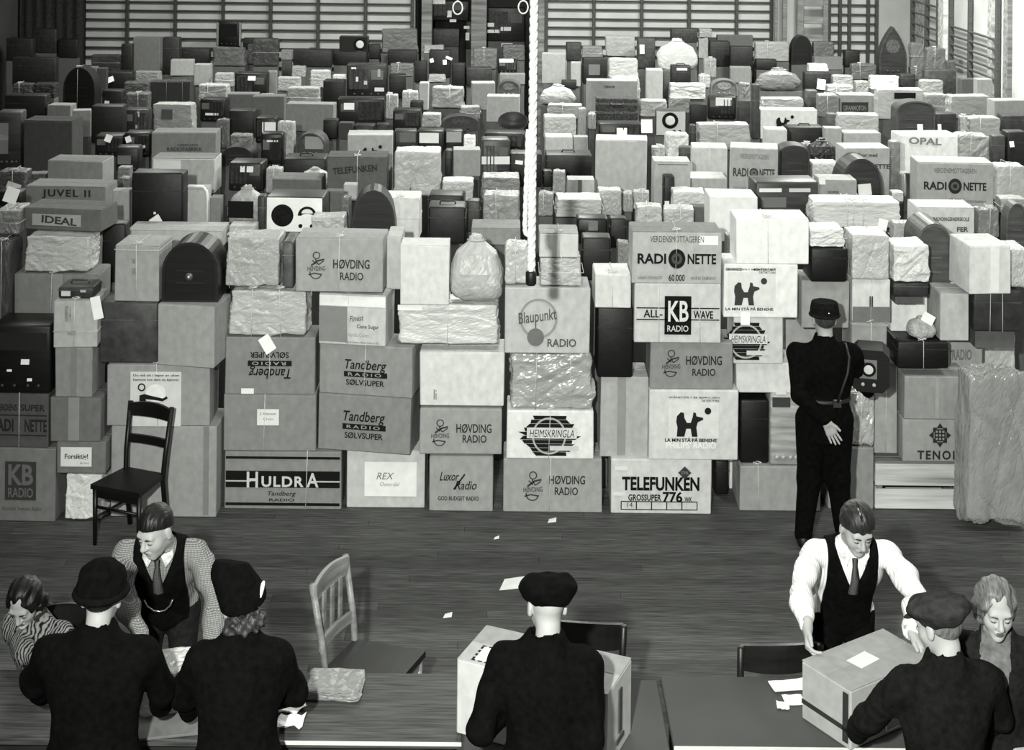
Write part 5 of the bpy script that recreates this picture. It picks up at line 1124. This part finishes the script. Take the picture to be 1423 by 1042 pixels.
    tf = uni(legs(leg_k) + [ell(pel, (.165 * k, .118 * k, .13 * k), R)], .04)
    tlo, thi = blo.copy(), bhi.copy(); thi[2] = pz + .16
    link('trousers' if not fem else 'skirt', np_mesh('trousers', [surface(lambda P: tf(P) + .5 * fo(P), tlo, thi, .018)]), mat('cloth', trouser), root)
    for s in (-1, 1):
        a = ank[s]; sf = uni([rc(a + v3((0, -.03, -.045)), a + v3((0, .15, -.058)), .045, .034), rc(a + v3((0, -.02, -.02)), a, .045, .045)], .02)
        link('shoe', np_mesh('shoe', [surface(lambda P: np.maximum(sf(P), .001 - P[:, 2]), (a[0] - .07, a[1] - .1, 0), (a[0] + .07, a[1] + .22, .2), .011)]), mat('case', 14), root)
    # upper garments
    arms = []
    g = {'coat': .034, 'longcoat': .038, 'uniform': .026, 'vest': .016, 'blouse': .018}[outfit]
    for s in (-1, 1):
        ra = {'coat': 1.36, 'longcoat': 1.42, 'uniform': 1.3, 'vest': 1.42, 'blouse': 1.2}[outfit]
        if outfit == 'vest':
            mu, e_ = sh[s] + (elb[s] - sh[s]) * .55, elb[s]; mf = e_ + (wri[s] - e_) * .35
            arms += [rc(sh[s], mu, .054, .068), rc(mu, sh[s] + (elb[s] - sh[s]) * .93, .066, .050), rc(e_, mf, .052, .062), rc(mf, e_ + (wri[s] - e_) * .95, .060, .038)]
        else: arms += [rc(sh[s], elb[s], .052 * ra, .044 * ra), rc(elb[s], elb[s] + (wri[s] - elb[s]) * .93, .044 * ra, .036 * ra)]
    fld = folds(seed + 5, .016 if outfit == 'vest' else .013, 30 if outfit == 'vest' else 20)
    nb = np.array(hc) - u * .02
    neckhole = rc(neck + u * .025, neck + u * .3, .057 * k, .085 * k)
    def cut_neck(d, P): return np.maximum(d, -neckhole(P))
    if outfit != 'vest':
        gf = uni(torso(g) + arms + skirt, .035)
        def jv(d, P):
            if not inner: return d
            q = (P - chest) @ R; return np.maximum(d, -np.maximum(np.abs(q[:, 0]) - np.clip((q[:, 2] + .16) * .24, 0, .06), -q[:, 1]))
        if inner:
            jf = uni(torso(.010), .035); link('jumper', np_mesh('jumper', [surface(lambda P: cut_neck(jf(P), P), lo, np.minimum(hi, [9, 9, neck[2] + .08]), .0125)]), mat('cloth', inner), root)
        res = .0135; clo, chi = lo.copy(), hi.copy(); clo[2] = max(.05, pz - (.62 * k if outfit == 'longcoat' else .36 * k if outfit == 'coat' else .16 * k)); chi[2] = neck[2] + .12
        link({'coat': 'coat', 'longcoat': 'coat', 'uniform': 'uniform_tunic', 'blouse': 'jacket'}[outfit], np_mesh('coat', [surface(lambda P: jv(cut_neck(gf(P) + fld(P), P), P), clo, chi, res)]), mat(*(shirt if outfit == 'blouse' else ('cloth', tone))), root)
        if not inner: cf = rc(neck - u * .035 + fw * .005, neck + u * .035, .088 * k, .072 * k)
        if not inner: link('collar', np_mesh('collar', [surface(lambda P: np.maximum(cf(P), -neckhole(P)), neck - .16, neck + .16, .0065)]), mat('cloth', tone + 5), root)
    else:
        sf = uni(torso(.012), .035); af = uni(arms, .02)
        link('shirt', np_mesh('shirt', [surface(lambda P: cut_neck(smin(sf(P) + .002, af(P) + fld(P), .03), P), lo, np.minimum(hi, [9, 9, neck[2] + .1]), .0125)]), mat(*shirt), root)
        vf = uni(torso(.026), .035)
        def vest(P):
            d = vf(P) + .3 * fld(P); q = (P - chest) @ R
            d = np.maximum(d, np.abs(q[:, 0]) - .135 * k)                                   # armholes
            vcut = np.maximum(np.abs(q[:, 0]) - np.clip((q[:, 2] + .03) * .42, 0, 1), -q[:, 1])  # V neck
            d = np.maximum(d, -vcut); d = np.maximum(d, -rc(neck - u * .03, neck + u * .3, .085 * k, .12)(P)); return d
        link('waistcoat', np_mesh('vest', [surface(vest, lo, np.minimum(hi, [9, 9, neck[2] + .06]), .012)]), mat('cloth', tone), root)
        # collar wings and tie
        for s in (-1, 1):
            c0 = neck + fw * .062 * k + u * .0 + v3((s * .035, 0, 0)); V = [c0 + v3((s * .032, -.03, .03)), c0 + v3((-s * .026, .01, .012)), c0 + v3((s * .012, .028, -.062)), c0 + v3((s * .045, .0, -.02))]
            V += [p - fw * .006 for p in V]; link('collar_wing', mesh_of('wing', V, [(0, 1, 2, 3), (7, 6, 5, 4), (0, 4, 5, 1), (1, 5, 6, 2), (2, 6, 7, 3), (3, 7, 4, 0)]), mat('cloth', 205 if shirt[1] > 180 else 170), root)
        tp = [neck + fw * .088 * k - u * .015, neck + fw * .108 * k - u * .05, chest + fw * .146 * k + u * .07, chest + fw * .150 * k - u * .02]
        wdt = [.016, .013, .024, .03]; V, Fc = [], []
        for p, w_ in zip(tp, wdt): V += [p + v3((-w_, 0, 0)), p + fw * .008, p + v3((w_, 0, 0)), p - fw * .004]
        for i in range(3):
            for q in range(4): Fc.append((4 * i + q, 4 * i + (q + 1) % 4, 4 * i + 4 + (q + 1) % 4, 4 * i + 4 + q))
        link('necktie', mesh_of('tie', V, Fc, True), mat('check', 95), root)
    # hair, eyes, brows, mouth ride on the head
    hroot = body
    def onhead(name, me, m): o = link(name, me, m, hroot); o.matrix_local = HM; return o
    kind_h, ht = hair
    cr = ell((0, -.014, .036), (.081, .101, .099))
    if kind_h == 'short':
        def hf(P):
            st = .0012 * np.sin(P[:, 0] * 260 + P[:, 1] * 60) + .0015 * np.sin(P[:, 1] * 90 + P[:, 2] * 70)
            top = cr(P) + st
            d = np.maximum(top, -(P[:, 2] - .55 * P[:, 1] - .012 - .25 * np.abs(P[:, 0])) * .8)
            part = rc((-.028, .09, .105), (-.03, -.06, .142), .0065)
            return np.maximum(d, -part(P))
        rng_ = ((-.12, -.15, -.1), (.12, .13, .17))
    elif kind_h == 'fringe':      # longer hair falling over the temples, parted
        def hf(P):
            st = .002 * np.sin(P[:, 0] * 230 + P[:, 1] * 80) * np.sin(P[:, 1] * 60 + P[:, 2] * 70)
            top = ell((0, -.012, .036), (.087, .106, .103))(P) + st
            d = np.maximum(top, -(P[:, 2] - .62 * P[:, 1] + .004 - .15 * np.abs(P[:, 0]) + .006 * np.sin(P[:, 0] * 150)) * .8)
            return np.maximum(d, -rc((.012, .10, .105), (.015, -.06, .142), .006)(P))
        rng_ = ((-.12, -.15, -.1), (.12, .14, .18))
    elif kind_h == 'waves':
        def hf(P):
            wv = .004 * np.sin(P[:, 2] * 95 + 12 * P[:, 0]) + .003 * np.sin(P[:, 0] * 130 + P[:, 2] * 40)
            d = smin(ell((0, -.018, .028), (.096, .105, .101))(P), ell((0, -.045, -.055), (.100, .068, .072))(P), .04) + wv
            d = np.maximum(d, -ell((0, .135, -.02), (.078, .115, .130))(P))
            return np.maximum(d, -rc((.02, .1, .11), (.02, -.05, .150), .005)(P))
        rng_ = ((-.14, -.17, -.18), (.14, .14, .17))
    elif kind_h == 'curls':       # bob showing under a hat
        def hf(P):
            wv = .012 * np.sin(P[:, 0] * 110) * np.sin(P[:, 2] * 100 + 1) + .008 * np.sin(P[:, 1] * 120)
            d = ell((0, -.05, -.075), (.098, .078, .055))(P) + wv
            return d
        rng_ = ((-.15, -.19, -.18), (.15, .10, .03))
    else:                         # nape: cropped hair below a cap
        def hf(P):
            d = ell((0, -.014, .030), (.079, .099, .099))(P)
            return np.maximum(np.maximum(d, P[:, 2] - .05), -(P[:, 2] - .75 * P[:, 1] - .005) * .8)
        rng_ = ((-.11, -.14, -.12), (.11, .1, .08))
    if kind_h != 'none': onhead('hair', np_mesh('hair', [surface(hf, *rng_, .0058)]), mat('hair', ht))
    if face:
        for s in (-1, 1):
            onhead('eyebrow', tube_mesh([(s * .016, .0955, .021), (s * .030, .0965, .0265), (s * .046, .084, .022)], [.0032, .004, .002], 6), mat('hair', max(24, ht - 10)))
            onhead('eyelash_line', tube_mesh([(s * .019, .0895, -.0035), (s * .031, .0925, -.006), (s * .043, .0855, -.004)], [.0018, .0024, .0016], 5), mat('hair', 26))
        onhead('mouth_line', tube_mesh([(-.021, .0885, -.0655), (0, .0975, -.0655), (.021, .0885, -.0655)], [.0016, .0026, .0016], 5), mat('skin', 70))
        if fem:
            onhead('lips', tube_mesh([(-.019, .0885, -.064), (-.007, .0968, -.0605), (0, .0972, -.062), (.007, .0968, -.0605), (.019, .0885, -.064), (.009, .0955, -.0725), (0, .097, -.074), (-.009, .0955, -.0725)], .0048, 6, True), mat('skin', 80))
    # headgear
    ct = cap_tone or tone
    if hat == 'flatcap':
        cf = uni([ell((0, -.016, .078), (.130, .142, .056)), ell((0, -.014, .045), (.094, .114, .06))], .03); fo2 = folds(seed + 9, .012, 34)
        onhead('cap_crown', np_mesh('cap', [surface(lambda P: np.maximum(cf(P) + fo2(P), -.004 + .30 * P[:, 1] - P[:, 2]), (-.17, -.2, -.08), (.17, .17, .17), .0075)]), mat('cloth', ct))
        bf = ell((0, .095, .040), (.075, .070, .012), np.array(Matrix.Rotation(-.25, 3, 'X')))
        onhead('cap_peak', np_mesh('peak', [surface(bf, (-.1, .0, 0), (.1, .2, .09), .0065)]), mat('cloth', ct))
        onhead('cap_button', np_mesh('btn', [surface(ell((0, -.012, .131), (.009, .009, .006)), (-.02, -.04, .115), (.02, .02, .15), .004)]), mat('cloth', tone))
    elif hat == 'fur':
        cf = uni([ell((0, -.02, .085), (.106, .118, .085)), ell((0, -.02, .03), (.112, .126, .05))], .03); fo2 = folds(seed + 9, .007, 70)
        onhead('fur_hat', np_mesh('fur', [surface(lambda P: np.maximum(cf(P) + fo2(P), .005 + .25 * P[:, 1] - P[:, 2]), (-.15, -.17, -.06), (.15, .15, .2), .008)]), mat('cloth', 15))
        onhead('hat_band', tube_mesh([(.108 * math.cos(a), -.02 + .115 * math.sin(a), .032 + .03 * math.sin(a)) for a in np.linspace(0, 2 * math.pi, 28, endpoint=False)], .017, 8, True), mat('cloth', 17))
    elif hat == 'toque':
        cf = uni([rc((.01, -.03, .04), (-.035, -.055, .165), .116, .094)], .02)
        onhead('hat_crown', np_mesh('toque', [surface(lambda P: np.maximum(np.maximum(cf(P), .012 + .3 * P[:, 1] + .15 * P[:, 0] - P[:, 2]), P[:, 2] + .35 * P[:, 0] - .205), (-.15, -.2, -.07), (.16, .12, .28), .008)]), mat('cloth', 15))
        onhead('hat_trim', np_mesh('trim', [surface(ell((.085, -.095, .045), (.012, .030, .060), np.array(Matrix.Rotation(.5, 3, 'Y'))), (.03, -.16, -.04), (.15, -.03, .13), .006)]), mat('label', 225))
    elif hat == 'police':
        cf = uni([rc((0, -.015, .055), (0, -.012, .072), .094, .104)], .01)
        onhead('cap_crown', np_mesh('pcap', [surface(lambda P: np.maximum(np.maximum(ell((0, -.015, .04), (.103, .119, .19))(P), .03 - P[:, 2]), P[:, 2] - .134), (-.13, -.16, 0), (.13, .13, .18), .0075)]), mat('cloth', 22))
        onhead('cap_band', tube_mesh([(.100 * math.cos(a), -.015 + .112 * math.sin(a), .040) for a in np.linspace(0, 2 * math.pi, 28, endpoint=False)], .012, 8, True), mat('cloth', 30))
        onhead('cap_peak', np_mesh('peak', [surface(ell((0, .105, .03), (.075, .055, .010)), (-.1, .03, 0), (.1, .18, .06), .006)]), mat('case', 14))
        onhead('cap_badge', np_mesh('badge', [surface(ell((0, -.134, .075), (.006, .004, .006)), (-.02, -.15, .06), (.02, -.12, .09), .003)]), mat('metal', 220))
    return root, dict(sh=sh, elb=elb, wri=wri, neck=neck, chest=chest, pel=pel, u=u, fw=fw, R=R, k=k, HM=HM)

PI = math.pi
# uniformed man with his back to us, a radio under his right arm, the left hand behind his back
c = at(1144, 740, 10.62)
rad = at(1209, 516, 10.6)
pol, J = person('man in dark uniform and cap seen from behind, carrying a radio', c.x, 10.62, 0.0, 1.80, 0.0, (0.05, .05, 0), {-1: (at(1153, 596, 10.44), (.45, -.05, -.9), (.1, -1, .1), 'flat', (-1, -.3, -.2)), 1: (at(1206, 540, 10.98), (.1, .95, .1), (0, 0, 1), 'grip', (.15, -.5, -1))},
                outfit='uniform', tone=13, hat='police', hair=('nape', 60), face=False, trouser=12, seed=3, build_k=1.12, leg_k=1.5, stance=.15)
R_ = J['R']; k_ = J['k']
def girdle(f, a, b, tz, thick, g=.03):    # strap around the torso: ellipse rings
    return [tuple(J['pel'] + J['u'] * tz * k_ + np.array(((.140 * k_ + g) * a_, 0, 0)) + J['fw'] * (.108 * k_ + g) * b_) for a_, b_ in [(math.cos(q), math.sin(q)) for q in np.linspace(0, 2 * PI, 32, endpoint=False)]]
link('belt', tube_mesh(girdle(None, 0, 0, .14, 0), .018, 6, True), mat('case', 30), pol)
link('buckle', box_mesh(-.03, .03, -.008, .008, -.03, .03, .004), mat('metal', 120), pol, tuple(J['pel'] + J['u'] * .14 * k_ + np.array((.06, -.145 * k_, 0))))
link('shoulder_strap', tube_mesh([tuple(J['pel'] + J['u'] * z * k_ + np.array((x * k_, y * k_, 0))) for x, y, z in ((.06, -.15, .15), (.09, -.160, .25), (.125, -.165, .36), (.145, -.13, .46), (.14, -.03, .53), (.13, .06, .50))], .010, 6), mat('case', 34), pol)
rt = thing('table_radio', (rad.x, rad.y, rad.z - .155), math.radians(-14), 'black eight-sided radio carried under the uniformed man\'s arm', 'radio')
pts = [(-.09, 0), (.09, 0), (.14, .05), (.14, .26), (.09, .31), (-.09, .31), (-.14, .26), (-.14, .05)]
link('cabinet', prism_mesh(pts, -.0, .24), mat('wood', 16), rt); link('dial_panel', box_mesh(-.075, .05, -.006, .0, .10, .24, .003), mat('label', 105), rt)
link('dial_ring', lathe_mesh([(.052, 0), (.052, .006), (.042, .008)], 20), mat('print', 25), rt, (-.01, -.006, .17), (PI / 2, 0, 0)); link('dial_face', lathe_mesh([(.034, 0), (.034, .01), (.03, .011)], 18), mat('label', 190), rt, (-.01, -.006, .17), (PI / 2, 0, 0))
for x in (-.05, .03): link('knob', lathe_mesh([(.013, 0), (.013, .014), (.01, .018)], 10), mat('label', 170), rt, (x, -.002, .06), (PI / 2, 0, 0))
# waistcoat man at right, both hands on the turned carton
c = at(1182, 800, 7.72)
hl, hr = Vector((2.06, 7.15, 1.09)), Vector((1.475, 7.03, 1.085))
person('young man in striped white shirt and dark waistcoat gripping the turned carton', c.x - .02, 7.74, PI, 1.72, .44, (.46, .15, 0), {-1: (hl, (.45, -.75, -.45), (-.1, -.5, -.8), 'grip', (.9, .2, -.1)), 1: (hr, (-.1, -.6, -.78), (.2, -.6, -.7), 'grip', (-.9, .2, -.2))},
       outfit='vest', tone=12, shirt=('stripe', 226), hair=('fringe', 36), trouser=15, seed=11, build_k=1.1)
# waistcoat man at left with a watch chain
c = at(214, 810, 7.62)
vl, J = person('man in checked shirt and dark waistcoat with a watch chain', c.x + .03, 7.72, PI + .06, 1.72, .52, (.36, -.55, 0), {-1: (Vector(onplane(300, 965, .82)), (.1, -.9, -.4), (0, -.3, -.9), 'relax', (.8, .5, 0)), 1: (Vector(onplane(205, 962, .95)), (-.1, -.9, -.4), (0, -.3, -.9), 'relax', (-.9, .5, 0))},
       outfit='vest', tone=13, shirt=('check', 148), hair=('short', 20), trouser=32, seed=21, build_k=1.08)
ch = J['chest'] + J['fw'] * .17 - J['u'] * .10
link('watch_chain', tube_mesh([tuple(ch + np.array((x, 0, 0)) + J['u'] * z) for x, z in ((-.075, .055), (-.06, .01), (-.03, -.03), (.0, -.04), (.03, -.03), (.06, .01), (.07, .06))], .0045, 6), mat('metal', 225), vl)
# flat-capped man in the middle, back to us
c = at(757, 930, 6.42)
person('man in black coat and puffy flat cap facing the middle carton', c.x, 6.34, -.10, 1.77, .06, (.30, .30, .05), {-1: (Vector((.02, 6.58, 1.06)), (.7, .6, 0), (.6, -.7, 0), 'grip', (-.45, -.5, -1)), 1: (Vector((.27, 6.56, 1.08)), (-.6, .7, -.1), (-.7, -.6, 0), 'grip', (.15, -.6, -1))},
       outfit='coat', tone=11, hat='flatcap', hair=('none', 30), face=False, seed=31, build_k=1.0, trouser=14)
# capped man at right, back to us
c = at(1310, 940, 6.30)
person('man in dark coat and grey flat cap facing the turned carton', c.x, 6.26, .18, 1.74, .05, (.25, .50, 0), {-1: (Vector((1.62, 6.62, .98)), (.3, .9, 0), (1, 0, -.2), 'grip', (-1, -.5, -.5)), 1: (Vector((2.16, 6.66, .95)), (-.4, .9, -.1), (-1, 0, 0), 'relax', (1, -.4, -.3))},
       outfit='coat', tone=24, hat='flatcap', hair=('nape', 95), seed=41, build_k=1.05, trouser=16, cap_tone=48)
# fair-haired woman at the right edge
c = at(1388, 860, 6.62)
person('fair wavy-haired woman in dark jacket and grey jumper at right edge', c.x - .03, 6.58, PI - .30, 1.745, .12, (.26, .22, 0), {1: (Vector((2.33, 6.50, .96)), (-.7, -.3, -.1), (0, .2, -1), 'relax', (-.6, -.4, -.6)), -1: (Vector((2.50, 6.45, .92)), (-.8, -.2, 0), (0, 0, -1), 'relax', (.8, 0, -.6))},
       outfit='blouse', tone=30, shirt=('cloth', 30), hair=('waves', 92), fem=True, seed=51, trouser=18, inner=95)
# hatted man at left, back to us
c = at(136, 930, 6.46)
person('man in dark coat and round fur hat seen from behind, left table', c.x, 6.42, -.05, 1.74, .08, (.30, .05, 0), {-1: (Vector(at(72, 968, 6.85)), (.6, .7, -.2), (1, .1, 0), 'relax', (-1, -.6, -.2)), 1: (Vector(at(232, 985, 6.85)), (.1, .9, -.2), (-.9, 0, -.2), 'relax', (1, -.6, 0))},
       outfit='longcoat', tone=15, hat='fur', hair=('nape', 26), face=False, seed=61, build_k=1.15, trouser=14)
# woman with the tall black hat, back to us
c = at(335, 940, 6.58)
person('woman in black coat and tall black hat with white trim', c.x, 6.52, .12, 1.66, .08, (.30, .25, -.1), {1: (Vector(at(392, 962, 6.92)), (.2, .95, -.1), (-.9, 0, -.3), 'relax', (1, -.5, -.3)), -1: (Vector(at(268, 990, 6.9)), (.2, .95, -.1), (.9, 0, -.2), 'relax', (-1, -.5, -.2))},
       outfit='longcoat', tone=13, hat='toque', hair=('curls', 48), fem=True, face=False, seed=71, build_k=1.1, trouser=14)
# seated woman at the far left
c = at(52, 880, 7.5)
sw_, J = person('dark-haired seated woman in patterned blouse reading at the left table', c.x, 7.62, PI - .35, 1.64, .30, (.62, .2, 0), {1: (Vector(onplane(66, 938, .88)), (-.4, -.8, -.3), (0, -.2, -1), 'relax', (-1, .2, -.4)), -1: (Vector(onplane(110, 955, .85)), (-.6, -.6, -.2), (0, 0, -1), 'relax', (1, .3, -.4))},
       outfit='blouse', tone=40, shirt=('pattern', 120), hair=('waves', 13), fem=True, seated=True, seed=81, trouser=16)
sheet('small white card in the seated woman\'s hand', 76, 944, .12, .07, .2, 225, TZ + .12, curl=.01)
chair('plain_chair', 'dark chair under the seated woman at far left', (c.x, 7.64, 0), PI - .35, 24, 'bow', 20, .42, .42, .84)
# ---------------------------------------------------------------- labels of the remaining things: look, then neighbour
LMS = [(r['o']['lm'], ((r['rect'][0] + r['rect'][2]) / 2, (r['rect'][1] + r['rect'][3]) / 2), r) for r in REC if r['o'].get('lm')]
LMS += [('the hanging rope', (740, y), None) for y in (60, 130, 200, 270)]
used = set(r['o']['L'] for r in REC if r['o'].get('L'))
def tone_word(t): return 'black' if t < 30 else 'dark' if t < 65 else 'dim grey' if t < 100 else 'grey' if t < 135 else 'light grey' if t < 165 else 'pale' if t < 195 else 'white'
def rel(dx, dy):
    far = math.hypot(dx, dy); a = math.degrees(math.atan2(-dy, dx)) % 360
    w8 = ['right of', 'above and right of', 'above', 'above and left of', 'left of', 'below and left of', 'below', 'below and right of'][int((a + 22.5) // 45) % 8]
    return ('just ' if far < 55 else '' if far < 100 else 'farther ') + w8
for r in REC:
    o = r['o']; nm, cat, phrase = DEF[r['kind']]; root = r['root']
    if o.get('L'): lab = o['L']
    else:
        x0, y0, x1, y1 = r['rect']; cx, cy = (x0 + x1) / 2, (y0 + y1) / 2; wd, hg = x1 - x0, y1 - y0
        size = 'wide ' if wd > 2.0 * hg else 'narrow ' if hg > 1.5 * wd else 'small ' if wd * hg < 700 else ''
        phr = {'c': 'carton', 'p': 'crumpled parcel', 'f': 'glossy parcel', 'b': 'gathered paper bundle', 'k': 'case', 'r': 'table radio', 'd': 'round-topped radio', 's': 'radio', 'w': 'basket', 't': 'radio', 'h': 'loudspeaker'}[r['kind']]
        ft = ' with white tag' if o.get('t') else ' with pale slip' if o.get('lab') else ' with dial panel' if o.get('panel') else ' with string' if o.get('s') else ''  # a few of these tags and slips are painted glints
        cand = sorted(LMS, key=lambda q: math.hypot(q[1][0] - cx, q[1][1] - cy))
        lab = None
        for name, (lx, ly), rr in cand[:14]:
            if rr is r: continue
            if rr is None:
                if abs(cy - ly) > 35 or abs(cx - lx) > 110: continue
                ly = cy
            for f in (ft, ''):
                t = '%s%s %s%s %s %s' % (size, tone_word(r['tone']), phr, f, rel(cx - lx, cy - ly), name)
                if len(t.split()) <= 16 and t not in used: lab = t; break
            if lab: break
        if not lab: lab = '%s%s %s in the back rows' % (size, tone_word(r['tone']), phr)
    used.add(lab); tag(root, lab, o.get('cat', cat), {'c': 'stacked cartons', 'p': 'wrapped parcels in the stacks', 'k': 'cases in the stacks', 'r': 'radios in the stacks', 'd': 'radios in the stacks', 'b': 'paper bundles in the stacks'}.get(r['kind']))
# a thing of one piece is that piece
finish_texts()
for t in list(THINGS):
    if len(t.children) == 1 and not t.children[0].children:
        c = t.children[0]; nm = t.name.split('.')[0]
        M_ = Matrix.Translation(t.location) @ t.rotation_euler.to_matrix().to_4x4() @ c.matrix_basis
        c.parent = None; c.matrix_world = M_
        for k in t.keys(): c[k] = t[k]
        bpy.data.objects.remove(t); c.name = nm
